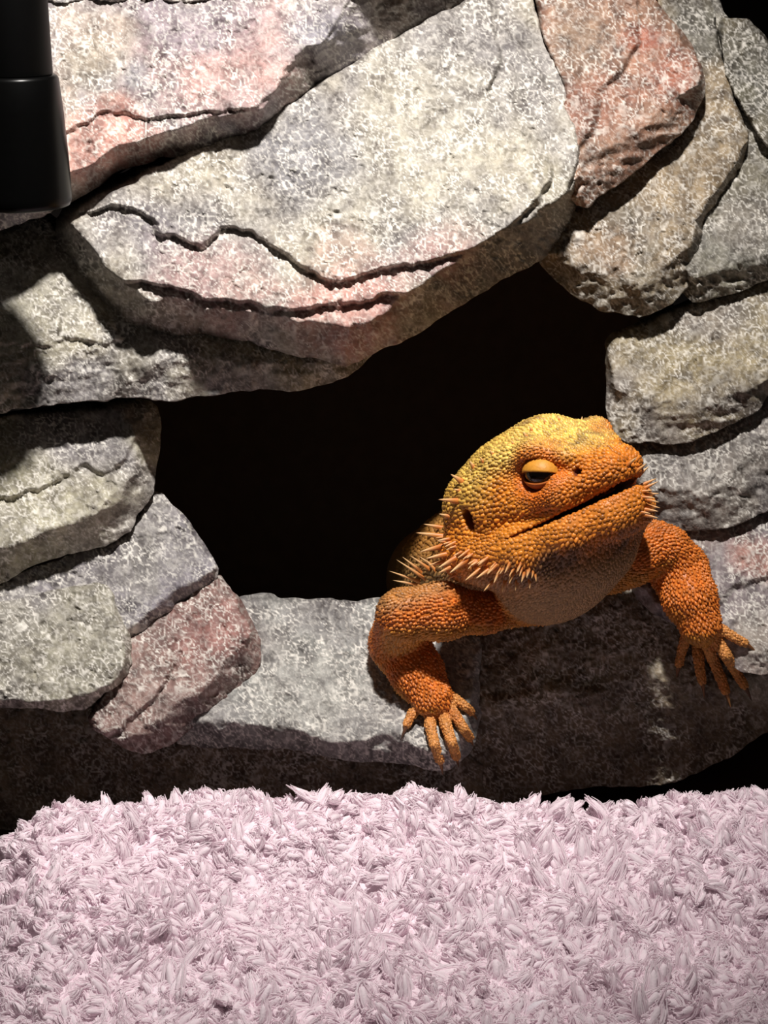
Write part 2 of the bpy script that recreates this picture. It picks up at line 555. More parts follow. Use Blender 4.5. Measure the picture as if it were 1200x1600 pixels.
# ledge the lizard leans on
build_stone(Stone(O=[(300, 935), (380, 930), (470, 936), (600, 934), (720, 925), (758, 960), (766, 1040), (752, 1110), (738, 1175), (700, 1208), (640, 1198), (590, 1190), (540, 1185), (430, 1172), (320, 1168), (260, 1160)],
                  F=[(300, 938), (380, 934), (470, 940), (600, 938), (715, 930), (748, 965), (750, 1030), (734, 1100), (718, 1160), (690, 1188), (655, 1172), (625, 1146), (600, 1146), (565, 1158), (520, 1158), (470, 1146), (420, 1138), (330, 1130), (270, 1130)],
                  plane=(0, 480, 1040, 0.0, -0.72), drop=70, seed=41, rough=0.8), [GREY, (158, 158, 154), (146, 143, 142)],
            [(500, 1090, 130, (190, 188, 180), 0.5), (400, 980, 70, (130, 120, 118), 0.5)], back=160, label='smooth grey ledge slab left of the lizard')
build_stone(Stone(O=[(600, 945), (800, 930), (950, 905), (1060, 850), (1280, 900), (1280, 1110), (1200, 1140), (1150, 1175), (1100, 1205), (1045, 1224), (950, 1230), (850, 1245), (700, 1270), (560, 1270), (580, 1120), (640, 1060)],
                  F=[(630, 950), (800, 938), (950, 912), (1060, 860), (1280, 905), (1280, 1000), (1200, 1048), (1168, 1090), (1120, 1082), (1060, 1062), (1000, 1060), (940, 1082), (850, 1110), (720, 1112), (650, 1150), (620, 1130), (660, 1060)],
                  plane=(20, 850, 1050, -0.03, -0.3), drop=170, seed=45,
                  ledges=[([(840, 940), (990, 930), (975, 1010), (930, 1060), (870, 1090), (820, 1060)], 14, 10), ([(1030, 1100), (960, 1160), (860, 1190), (760, 1180), (700, 1100), (860, 1070)], 10, 8)]),
            [(148, 134, 112), (134, 118, 98), (154, 140, 118)], [(1180, 1050, 90, (190, 182, 164), 0.7)], back=170,
            label='long brown ledge slab under the lizard')
# base of the cave
build_stone(Stone(O=[(-80, 1075), (200, 1090), (420, 1120), (640, 1130), (760, 1180), (760, 1270), (560, 1330), (250, 1340), (-80, 1440)],
                  F=[(-80, 1080), (200, 1095), (420, 1125), (640, 1135), (750, 1185), (750, 1250), (560, 1290), (250, 1300), (-80, 1380)],
                  plane=(62, 300, 1200, 0.0, 0.32), drop=60, seed=49, rough=1.6), [(144, 128, 108), (130, 114, 96), (150, 136, 114)], back=150, dry=0.9,
            label='rough brown base under the ledge slabs')

# right side: red block, long brown slab, grey slabs
build_stone(Stone(O=[(820, -80), (1000, -80), (1012, -5), (1062, 40), (1096, 95), (1100, 130), (1090, 182), (1060, 216), (1010, 252), (960, 292), (905, 330), (880, 300), (880, 150), (845, 65)],
                  F=[(825, -80), (996, -80), (1006, 0), (1055, 44), (1088, 96), (1091, 126), (1060, 148), (1000, 205), (965, 232), (925, 240), (900, 290), (885, 280), (884, 150), (848, 65)],
                  plane=(52, 950, 130, -0.02, -0.6), drop=70, seed=53,
                  ledges=[([(820, -80), (990, -80), (1003, 20), (1003, 62), (985, 92), (950, 128), (930, 170), (922, 215), (880, 260), (840, 60)], 15, 6)]),
            [(151, 106, 88), (165, 130, 108), (140, 102, 88)], [(1040, 120, 80, (166, 102, 84), 0.75), (900, 60, 90, (155, 134, 114), 0.7), (1000, 60, 40, (160, 82, 60), 0.7)], back=150, dry=0.8,
            label='red brown block right of the broad cream slab')
build_stone(Stone(O=[(1000, -80), (1108, -80), (1120, 28), (1136, 100), (1160, 178), (1176, 215), (1166, 262), (1132, 312), (1108, 350), (1102, 400), (1086, 440), (1050, 472), (1012, 496), (960, 491), (900, 466), (858, 430), (838, 400), (880, 300), (980, 220), (1060, 130), (1030, 20)],
                  F=[(1000, -80), (1104, -80), (1115, 28), (1131, 100), (1154, 178), (1167, 215), (1152, 255), (1115, 305), (1090, 348), (1078, 385), (1030, 424), (1004, 446), (960, 440), (910, 424), (872, 402), (850, 392), (884, 300), (980, 220), (1060, 130), (1030, 20)],
                  plane=(82, 1020, 280, -0.03, -0.6), drop=70, seed=57), [(132, 122, 104), (152, 134, 108), (124, 119, 108)],
            [(1080, 300, 130, (150, 130, 102), 0.6), (1090, 60, 100, (106, 105, 98), 0.8), (960, 380, 80, (150, 112, 80), 0.5)], back=150, dry=0.8, label='long brown grey slab below the red brown block')
build_stone(Stone(O=[(1090, -80), (1118, -40), (1135, 25), (1156, 62), (1200, 140), (1290, 220), (1290, 425), (1200, 440), (1125, 462), (1070, 475), (1060, 400), (1100, 300), (1130, 200)],
                  F=[(1095, -80), (1115, -40), (1131, 25), (1152, 64), (1196, 144), (1290, 228), (1290, 385), (1200, 402), (1130, 420), (1075, 440), (1065, 400), (1100, 300), (1130, 200)],
                  plane=(110, 1180, 300, 0.02, -0.6), drop=60, seed=61), [(120, 117, 106), (130, 124, 108), (112, 108, 106)], [(1180, 350, 90, (136, 127, 118), 0.6)], back=140, dry=0.8,
            label='grey slab behind the long brown grey slab')
build_stone(Stone(O=[(1120, 30), (1160, 30), (1190, 48), (1225, 90), (1290, 130), (1290, 330), (1200, 240), (1130, 120)],
                  F=[(1122, 36), (1160, 37), (1186, 54), (1220, 95), (1290, 140), (1290, 320), (1200, 230), (1132, 118)],
                  plane=(160, 1200, 150, 0.02, -0.5), drop=40, seed=65), [(104, 100, 86), (116, 108, 90), (98, 96, 88)], back=120, dry=0.8)
# right boulders
build_stone(Stone(O=[(945, 520), (1009, 500), (1060, 470), (1150, 440), (1200, 425), (1290, 400), (1290, 600), (1200, 612), (1180, 643), (1105, 682), (1036, 694), (975, 690), (950, 660), (944, 620)],
                  F=[(962, 530), (1009, 512), (1060, 482), (1150, 450), (1200, 434), (1290, 410), (1290, 550), (1200, 592), (1160, 612), (1105, 634), (1040, 624), (985, 616), (958, 606), (955, 570)],
                  plane=(50, 1090, 560, 0.0, -0.62), drop=52, seed=69, ledges=[([(960, 520), (1290, 390), (1290, 540), (1180, 590), (1100, 612), (1000, 600)], 5, 16)]),
            [(148, 136, 110), (132, 123, 115), (162, 147, 114)], [(1080, 590, 110, (166, 150, 110), 0.6), (1100, 490, 90, (128, 121, 122), 0.6)], back=170, dry=0.8,
            label='tan boulder right of the cave mouth')
build_stone(Stone(O=[(952, 640), (1040, 660), (1110, 655), (1185, 620), (1290, 540), (1290, 780), (1200, 800), (1120, 826), (1060, 828), (1000, 812), (950, 760)],
                  F=[(958, 650), (1040, 668), (1110, 662), (1185, 628), (1290, 550), (1290, 640), (1200, 692), (1150, 750), (1120, 768), (1066, 780), (1025, 768), (965, 740)],
                  plane=(36, 1090, 720, 0.0, -0.55), drop=60, seed=73), [(130, 123, 117), (142, 134, 126), (118, 112, 115)], [(1080, 730, 90, (144, 137, 131), 0.5)], back=170, dry=0.8,
            label='grey boulder under the tan boulder')
build_stone(Stone(O=[(960, 815), (1040, 815), (1120, 812), (1200, 790), (1290, 760), (1290, 1010), (1200, 1056), (1140, 1040), (1080, 990), (1000, 950)],
                  F=[(965, 818), (1040, 818), (1120, 815), (1200, 796), (1290, 768), (1290, 960), (1200, 1010), (1150, 1010), (1090, 970), (1010, 940)],
                  plane=(26, 1120, 900, 0.0, -0.66), drop=40, seed=77,
                  ledges=[([(960, 800), (1290, 750), (1290, 880), (1200, 898), (1150, 925), (1112, 952), (1060, 960), (980, 940)], 13, 7)]),
            [(146, 134, 136), (160, 144, 136), LAV], [(1190, 870, 60, (190, 134, 118), 0.7), (1170, 1000, 80, (186, 178, 166), 0.5)], back=160, label='lavender and pink ledge slab under the right boulders')


def rock_depth(px, py):
    P = np.array([[px, py]], float)
    return min(float(s.query(P)[0]) for s in STONES)


# inner shell of the cave: a dark hollow behind the stones
def cave_shell():
    m = NT('cave_inside')
    tc = m.n('ShaderNodeTexCoord').outputs['Object']
    nz = m.n('ShaderNodeTexNoise', ins={'Vector': tc, 'Scale': 1 / (U * 30), 'Detail': 5.0})
    b = m.n('ShaderNodeBump', ins={'Strength': 0.6, 'Distance': 4 * U, 'Height': nz.outputs['Fac']})
    m.set(Base_Color=m.mix(nz.outputs['Fac'], c4(84, 66, 54), c4(108, 88, 72)), Roughness=0.9, Normal=b.outputs[0])
    # lofted bowl: rings from the mouth to the back, with a thick wall
    ring = np.array([(130, 560), (230, 420), (420, 300), (650, 260), (850, 290), (1000, 420), (1060, 600), (1070, 800), (1010, 960), (800, 1010), (560, 1005), (330, 1000), (180, 900), (120, 740)], float)
    ring = chaikin(ring, 2)
    c = ring.mean(0)
    V, F = [], []
    spec = [(0.98, 150), (1.0, 260), (1.0, 420), (0.9, 560), (0.7, 650), (0.4, 690)]
    n = len(ring)
    for k, (s_, d_) in enumerate(spec):
        p = c + (ring - c) * s_
        V.append(at(p[:, 0], p[:, 1], d_ + 12 * noise2(p[:, 0], p[:, 1], 60, k)))
    for k, (s_, d_) in enumerate(reversed(spec)):
        p = c + (ring - c) * (s_ + 0.07)
        V.append(at(p[:, 0], p[:, 1], d_ + (30 if d_ > 500 else 0)))
    i = np.arange(n)
    j = (i + 1) % n
    m_ = 2 * len(spec)
    for k in range(m_):
        if k == len(spec) - 1:
            continue
        a, b_ = k * n, ((k + 1) % m_) * n
        F.append(np.stack([a + i, a + j, b_ + j, b_ + i], -1))
    VV = np.concatenate(V)
    base = len(VV)
    kin = (len(spec) - 1) * n
    kout = len(spec) * n
    VV = np.concatenate([VV, at(c[0], c[1], 705)[None], at(c[0], c[1], 740)[None]])
    tr = np.concatenate([np.stack([kin + i, kin + j, np.full(n, base)], -1), np.stack([kout + j, kout + i, np.full(n, base + 1)], -1)])
    me = mesh_np('cave_shell', world(VV) - np.array(CAVE_AT), [np.concatenate(F), tr])
    o = link('cave_shell', me, m.m, CAVE)
    o['label'] = 'dark hollow shell behind the stones'


cave_shell()
# ------------------------------------------------------------------ the bearded dragon
DR_AT = world(at(830, 960, 40)).tolist()
DRAGON = thing('bearded_dragon', 'orange and yellow bearded dragon leaning out of the cave over the ledge', 'lizard', DR_AT)


def surface_nets(D, org, h):
    nx, ny, nz = D.shape
    neg = D < 0
    c = [neg[i:nx - 1 + i, j:ny - 1 + j, k:nz - 1 + k] for i in (0, 1) for j in (0, 1) for k in (0, 1)]
    n_in = sum(x.astype(np.int8) for x in c)
    act = (n_in > 0) & (n_in < 8)
    ii = np.argwhere(act)
    num = -np.ones(act.shape, np.int64)
    num[act] = np.arange(len(ii))
    corner = np.array([(i, j, k) for i in (0, 1) for j in (0, 1) for k in (0, 1)])
    val = np.stack([D[ii[:, 0] + a, ii[:, 1] + b, ii[:, 2] + d] for a, b, d in corner], 1)
    acc = np.zeros((len(ii), 3))
    cnt = np.zeros(len(ii))
    for a in range(8):
        for b in range(a + 1, 8):
            if np.abs(corner[a] - corner[b]).sum() != 1:
                continue
            va, vb = val[:, a], val[:, b]
            m = (va < 0) != (vb < 0)
            t = np.where(m, va / np.where(m, va - vb, 1), 0)
            acc += np.where(m[:, None], corner[a] + t[:, None] * (corner[b] - corner[a]), 0)
            cnt += m
    V = (ii + acc / cnt[:, None]) * h + org
    Q = []
    for ax in range(3):
        sl0, sl1 = [slice(None)] * 3, [slice(None)] * 3
        sl0[ax], sl1[ax] = slice(0, -1), slice(1, None)
        a, b = neg[tuple(sl0)], neg[tuple(sl1)]
        e = np.argwhere(a != b)
        o1, o2 = [(1, 2), (2, 0), (0, 1)][ax]
        ok = (e[:, o1] > 0) & (e[:, o2] > 0) & (e[:, o1] < D.shape[o1] - 1) & (e[:, o2] < D.shape[o2] - 1)
        e = e[ok]
        s = a[e[:, 0], e[:, 1], e[:, 2]]
        cells = []
        for d1, d2 in ((-1, -1), (0, -1), (0, 0), (-1, 0)):
            q = e.copy()
            q[:, o1] += d1
            q[:, o2] += d2
            cells.append(num[q[:, 0], q[:, 1], q[:, 2]])
        q = np.stack(cells, 1)
        q[~s] = q[~s][:, ::-1]
        Q.append(q)
    return V, np.concatenate(Q)


# head frame: f forward, l to the lizard's left, u up (in camera-level axes)
HF = np.array([0.594, -0.781, 0.191])
HL = np.array([0.738, 0.624, 0.256])
HU = np.cross(HF, HL)
H0 = at(812, 780, -80)
HS = 1.03
FS = 0.84                             # this animal's short muzzle
HR = np.stack([HF, HL, HU])           # rows: local axes


def hp(f, l, u):
    return H0 + HS * (f * FS * HF + l * HL + u * HU)


def to_head(p):
    return ((p - H0) @ HR.T) / (HS * np.array([FS, 1, 1]))


VOX = 3.0
LO = np.array([-90.0, -330.0, -420.0])
HI = np.array([620.0, 430.0, 190.0])
NG = ((HI - LO) / VOX).astype(int) + 1
FIELD = np.full(NG, 60.0, np.float32)
AX = [LO[k] + VOX * np.arange(NG[k]) for k in range(3)]


def put(fn, lo, hi, k, sub=False):
    lo, hi = np.asarray(lo) - k - 14, np.asarray(hi) + k + 14
    i0 = np.clip(((lo - LO) / VOX).astype(int), 0, NG - 1)
    i1 = np.clip(((hi - LO) / VOX).astype(int) + 2, 0, NG)
    if (i1 <= i0).any():
        return
    sl = tuple(slice(a, b) for a, b in zip(i0, i1))
    g = np.stack(np.meshgrid(*[AX[n][sl[n]] for n in range(3)], indexing='ij'), -1)
    d = fn(g)
    A = FIELD[sl]
    if sub:
        d = -d
        h = np.clip(0.5 + 0.5 * (d - A) / k, 0, 1)
        FIELD[sl] = A * (1 - h) + d * h + k * h * (1 - h)
    else:
        h = np.clip(0.5 + 0.5 * (A - d) / k, 0, 1)
        FIELD[sl] = A * (1 - h) + d * h - k * h * (1 - h)


def ell(c, r, R=HR, k=22, sub=False, s=HS):
    """ellipsoid at c with half sizes r along the rows of R"""
    r = np.asarray(r, float) * s * (np.array([FS, 1, 1]) if R is HR else 1)
    m = r.max()

    def fn(g):
        p = (g - c) @ R.T
        k0 = np.linalg.norm(p / r, axis=-1)
        k1 = np.linalg.norm(p / (r * r), axis=-1)
        return k0 * (k0 - 1) / np.maximum(k1, 1e-6)
    put(fn, c - m, c + m, k, sub)


def cone(a, b, ra, rb, k=14, sub=False):
    a, b = np.asarray(a, float), np.asarray(b, float)
    ab = b - a

    def fn(g):
        w = g - a
        t = np.clip((w @ ab) / max(ab @ ab, 1e-6), 0, 1)
        return np.linalg.norm(w - t[..., None] * ab, axis=-1) - (ra + (rb - ra) * t)
    m = max(ra, rb)
    put(fn, np.minimum(a, b) - m, np.maximum(a, b) + m, k, sub)


def chain(pts, rad, k=14, sub=False):
    for i in range(len(pts) - 1):
        cone(pts[i], pts[i + 1], rad[i], rad[i + 1], k if i else k, sub)


# trunk, resting inside the cave
chain([at(835, 850, 0), at(800, 880, 110), at(745, 900, 260), at(690, 905, 400)], [92, 108, 118, 100], 30)
ell(at(850, 905, -30), (70, 80, 62), np.eye(3), 30, s=1)
# head
ell(hp(45, 0, 22), (118, 112, 70))
ell(hp(60, 0, 58), (112, 84, 36))
for s in (-1, 1):
    ell(hp(0, 76 * s, 2), (82, 46, 62))
    cone(hp(40, 84 * s, -6), hp(170, 62 * s, -4), 34 * HS, 26 * HS, 18)
    cone(hp(170, 62 * s, -4), hp(248, 14 * s, 2), 26 * HS, 18 * HS, 16)
    cone(hp(72, 74 * s, 60), hp(150, 66 * s, 58), 21 * HS, 19 * HS, 16)
    cone(hp(150, 66 * s, 58), hp(205, 42 * s, 34), 19 * HS, 12 * HS, 14)
    ell(hp(-42, 100 * s, -52), (52, 34, 40), k=26)
cone(hp(100, 0, 42), hp(225, 0, 10), 62 * HS, 33 * HS, 24)
ell(hp(240, 0, 2), (34, 38, 25), k=16)
# the gap of the mouth keeps the jaws apart, so the lower jaw is joined after it
MOUTH = [(66, -124, -44), (100, -117, -42), (150, -103, -38), (206, -80, -31), (250, -48, -24), (277, -14, -19), (281, 0, -18)]
MR = [1.5, 2.5, 4, 5.5, 7, 8, 8]
for s in (-1, 1):
    chain([hp(6, 96 * s, -62), hp(80, 88 * s, -66), hp(160, 62 * s, -60), hp(218, 28 * s, -50), hp(246, 0, -43)], [44 * HS, 38 * HS, 32 * HS, 26 * HS, 20 * HS], 16)
ell(hp(130, 0, -62), (132, 78, 38), k=20)
ell(hp(60, 0, -96), (132, 106, 72), k=26)
ell(hp(15, 0, -132), (92, 82, 56), k=30)
def mouth_gap():
    """a slot along the lips, of even depth under the skin, widening to the front"""
    i0 = np.clip(((H0 - 330 - LO) / VOX).astype(int), 0, NG)
    i1 = np.clip(((H0 + 330 - LO) / VOX).astype(int), 0, NG)
    i0[2] = np.clip(int((H0[2] - 120 - LO[2]) / VOX), 0, NG[2])
    sl = tuple(slice(a, b) for a, b in zip(i0, i1))
    g = np.stack(np.meshgrid(*[AX[n][sl[n]] for n in range(3)], indexing='ij'), -1)
    h = ((g.reshape(-1, 3) - H0) @ HR.T / (HS * np.array([FS, 1, 1]))).reshape(g.shape)
    f, u = h[..., 0], h[..., 2]
    full = FIELD.copy()
    A = full[sl]
    fx = [58, 100, 150, 206, 250, 290]
    um = np.interp(f, fx, [-45, -42, -38, -31, -24, -18])
    w = np.interp(f, fx, [0.8, 1.8, 3.0, 4.6, 6.4, 7.5])
    dep = np.interp(f, fx, [2, 7, 14, 22, 26, 28])
    d = np.maximum(np.maximum(np.abs(u - um) - w, -(A + dep)), 60 - f)
    FIELD[sl] = np.where((f > 55) & (np.abs(u) < 80), np.maximum(A, -d), A)
    return full


BEFORE = mouth_gap()
for s in (-1, 1):
    ell(hp(16, 118 * s, -2), (14, 24, 17), k=5, sub=True)             # ear opening
    ell(hp(214, 46 * s, 14), (6.5, 14, 5), k=3, sub=True)           # nostril
    ell(hp(156, 88 * s, 30), (29, 24, 23), k=8, sub=True)           # eye socket

# arms: shoulders, elbows, wrists and five fingers, hands lying on the ledge
def ledge(px, py, lift):
    return at(px, py, rock_depth(px, py) - lift)


LARM = [at(815, 950, -40), at(755, 958, -72), at(690, 955, -96), at(632, 958, -90)]
chain(LARM, [26, 27, 40, 37], 16)
LFORE = [at(628, 962, -90), at(624, 1005, ledge(620, 1005, 44)[1]), at(652, 1052, ledge(652, 1052, 36)[1]), at(676, 1092, ledge(676, 1092, 26)[1])]
chain(LFORE, [36, 43, 38, 28], 14)
LHAND = [LFORE[-1], at(686, 1104, ledge(686, 1104, 15)[1])]
chain(LHAND, [28, 17], 12)
cone(at(664, 1098, ledge(664, 1098, 14)[1]), at(704, 1094, ledge(704, 1094, 14)[1]), 14, 13, 8)
CLAWS = []


def finger(pts, r0, r1, lifts):
    P = [ledge(x, y, lf) for (x, y), lf in zip(pts, lifts)]
    rad = np.linspace(r0, r1, len(P))
    rad[-1] = r1 + 0.6
    chain(P, rad * 0.8, 2.2)
    CLAWS.append((P[-1], P[-1] - P[-2]))
    return P


FING = [finger([(658, 1100), (644, 1115), (636, 1132)], 10.5, 7.5, (13, 15, 9)),
        finger([(672, 1104), (672, 1134), (679, 1163), (687, 1188)], 11.5, 8, (14, 18, 14, 9)),
        finger([(689, 1106), (697, 1134), (706, 1160), (713, 1182)], 11.5, 8, (14, 18, 14, 9)),
        finger([(701, 1102), (713, 1121), (724, 1138), (734, 1153)], 11, 8, (14, 17, 13, 9)),
        finger([(702, 1090), (716, 1096), (727, 1104), (736, 1112)], 10.5, 7.5, (14, 16, 13, 9))]

RARM = [at(950, 880, -46), at(985, 868, -56), at(1020, 852, -46), at(1046, 858, -42)]
chain(RARM, [46, 42, 33, 30], 16)
RFORE = [at(1042, 858, -42), at(1060, 890, ledge(1060, 890, 40)[1]), at(1078, 935, ledge(1078, 935, 36)[1]), at(1094, 975, ledge(1094, 975, 27)[1])]
chain(RFORE, [31, 42, 38, 29], 14)
chain([RFORE[-1], at(1098, 992, ledge(1098, 992, 17)[1])], [28, 19], 12)
cone(at(1078, 984, ledge(1078, 984, 15)[1]), at(1116, 984, ledge(1116, 984, 15)[1]), 14, 13, 8)
FING += [finger([(1074, 988), (1066, 1015), (1061, 1038)], 10.5, 7.5, (14, 15, 9)),
         finger([(1090, 1000), (1091, 1025), (1094, 1048), (1097, 1064)], 11.5, 8, (15, 19, 14, 9)),
         finger([(1104, 1002), (1114, 1030), (1125, 1057), (1134, 1080)], 12, 8, (15, 20, 15, 9)),
         finger([(1116, 995), (1134, 1023), (1150, 1050), (1163, 1071)], 12, 8, (15, 19, 14, 9)),
         finger([(1112, 978), (1130, 985), (1148, 996), (1164, 1005)], 11, 7.5, (16, 18, 14, 9))]

BV, BQ = surface_nets(FIELD, LO, VOX)


def vnormals(V, Q):
    n = np.cross(V[Q[:, 2]] - V[Q[:, 0]], V[Q[:, 3]] - V[Q[:, 1]])
    N = np.zeros_like(V)
    for k in range(4):
        np.add.at(N, Q[:, k], n)
    return N / np.maximum(np.linalg.norm(N, axis=1, keepdims=True), 1e-9)


def relax(V, Q, it=2, lam=0.5):
    for _ in range(it):
        S = np.zeros_like(V)
        C = np.zeros(len(V))
        for a, b in ((0, 1), (1, 2), (2, 3), (3, 0)):
            np.add.at(S, Q[:, a], V[Q[:, b]])
            np.add.at(S, Q[:, b], V[Q[:, a]])
            np.add.at(C, Q[:, a], 1)
            np.add.at(C, Q[:, b], 1)
        V = V + lam * (S / np.maximum(C, 1)[:, None] - V)
    return V


BV = relax(BV, BQ, 2)
BN = vnormals(BV, BQ)

# ---- colouring: where on the animal each point lies
ARMS = [LARM + LFORE[1:] + LHAND[1:], RARM + RFORE[1:]]


def seg_dist(P, a, b):
    ab = b - a
    t = np.clip(((P - a) @ ab) / (ab @ ab), 0, 1)
    return np.linalg.norm(P - a - t[:, None] * ab, axis=1), t


def arm_info(P):
    """distance to the nearest arm bone and that bone's direction"""
    best = np.full(len(P), 1e9)
    dr = np.zeros_like(P)
    fing = np.zeros(len(P))
    for A in ARMS:
        for i in range(len(A) - 1):
            d, _ = seg_dist(P, A[i], A[i + 1])
            m = d < best
            best = np.where(m, d, best)
            e = (A[i + 1] - A[i]) / np.linalg.norm(A[i + 1] - A[i])
            dr[m] = e
    for A in FING:
        for i in range(len(A) - 1):
            d, _ = seg_dist(P, A[i], A[i + 1])
            m = d < 15
            m &= d < best + 6
            e = (A[i + 1] - A[i]) / np.linalg.norm(A[i + 1] - A[i])
            dr[m] = e
            best = np.where(m, np.minimum(d, best), best)
            fing = np.where(m, 1.0, fing)
    return best, dr, fing


def skin_colour(P, N, jit):
    h = to_head(P)
    f, l, u = h[:, 0], np.abs(h[:, 1]), h[:, 2]
    nz = noise3(P / 34.0, 5) * 0.6 + noise3(P / 14.0, 6) * 0.4
    mixc = lambda C, c, w: C * (1 - w[:, None]) + lin(c) * w[:, None]
    C = np.tile(lin(222, 136, 42), (len(P), 1))
    top = smooth(26, 62, u + 10 * nz)
    C = mixc(C, (236, 200, 104), 0.95 * top)
    C = mixc(C, (140, 112, 70), 0.75 * top * smooth(0.1, 0.5, nz) )
    back = smooth(95, 40, f) * smooth(-10, 30, u)
    C = mixc(C, (212, 174, 82), 0.75 * back)
    eye = np.sqrt((f - 160) ** 2 + (u - 28) ** 2 + 0.3 * (l - 80) ** 2)
    C = mixc(C, (208, 106, 28), 0.85 * smooth(58, 32, eye))
    C = mixc(C, (212, 118, 40), 0.6 * smooth(150, 200, f) * smooth(40, 10, u))
    jaw = smooth(-30, -48, u)
    C = mixc(C, (216, 134, 50), 0.5 * jaw)
    beard = smooth(-66, -112, u + 14 * nz + 0.10 * (f - 60))
    C = mixc(C, (160, 128, 88), 0.85 * beard)
    dark = smooth(-66, -84, u) * smooth(-124, -98, u) * smooth(40, 90, f) * smooth(0.45, -0.35, nz)
    C = mixc(C, (92, 74, 60), 0.75 * dark)
    C = mixc(C, (164, 134, 92), 0.75 * smooth(-110, -150, u))
    ad, dr, fing = arm_info(P)
    am = smooth(62, 46, ad) * smooth(-70, -110, u + 0.0 * f)
    am = np.maximum(am, fing)
    A = np.tile(lin(210, 118, 44), (len(P), 1))
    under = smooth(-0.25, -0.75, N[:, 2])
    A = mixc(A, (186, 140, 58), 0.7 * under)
    A = mixc(A, (214, 152, 86), 0.75 * fing)
    A = mixc(A, (170, 82, 28), 0.4 * smooth(0.1, 0.6, nz))
    C = C * (1 - am[:, None]) + A * am[:, None]
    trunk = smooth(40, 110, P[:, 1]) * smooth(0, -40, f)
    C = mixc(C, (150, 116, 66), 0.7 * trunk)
    C = mixc(C, (120, 74, 34), 0.4 * smooth(0.62, 0.9, np.abs(np.sin(jit * 91.7))) * smooth(-130, -90, u))
    C = C * (1 + 0.3 * jit)[:, None]
    return np.clip(C, 0, 1), am, fing, dr, h


def skin_material(name, spec, gain):
    m = NT(name)
    tc = m.n('ShaderNodeTexCoord').outputs['Object']
    col = m.n('ShaderNodeVertexColor', layer_name='tint').outputs[0]
    nz = m.n('ShaderNodeTexNoise', ins={'Vector': tc, 'Scale': 1 / (3 * U), 'Detail': 2.0}).outputs['Fac']
    b = m.n('ShaderNodeBump', ins={'Strength': 0.35, 'Distance': 1.0 * U, 'Height': nz})
    m.set(Base_Color=m.mix(1.0, col, (gain, gain, gain, 1), 'MULTIPLY'), Roughness=0.42, Normal=b.outputs[0])
    m.b.inputs['Specular IOR Level'].default_value = spec
    return m.m


SKIN = skin_material('lizard_skin', 0.3, 0.9)
SCALE = skin_material('lizard_scale', 0.45, 1.0)
bc, am_v, fing_v, _, hv = skin_colour(BV, BN, np.zeros(len(BV)))
# bare flesh of mouth, ear and nostril
gi = np.clip(np.round((BV - LO) / VOX).astype(int), 0, NG - 1)
inn_w = smooth(-2.5, -5.5, BEFORE[gi[:, 0], gi[:, 1], gi[:, 2]]) * (hv[:, 0] > 50) * (np.abs(hv[:, 2]) < 75)
hh = np.stack([hv[:, 0], np.abs(hv[:, 1]), hv[:, 2]], -1)
ear = np.linalg.norm((hh - [16, 112, -2]) / [15, 24, 18], axis=1)
inn_w = np.maximum(inn_w, smooth(1.05, 0.8, ear))
nos = np.linalg.norm((hh - [214, 44, 14]) / [8, 15, 7], axis=1)
inn_w = np.maximum(inn_w, smooth(1.1, 0.85, nos))
bc = bc * (1 - inn_w[:, None]) + lin(122, 64, 46) * inn_w[:, None]
body_me = mesh_np('body', world(BV) - np.array(DR_AT), BQ, {'tint': bc})
BODY = link('body', body_me, SKIN, DRAGON)
BVH = BVHTree.FromPolygons([tuple(v) for v in BV], [tuple(int(i) for i in q) for q in BQ])

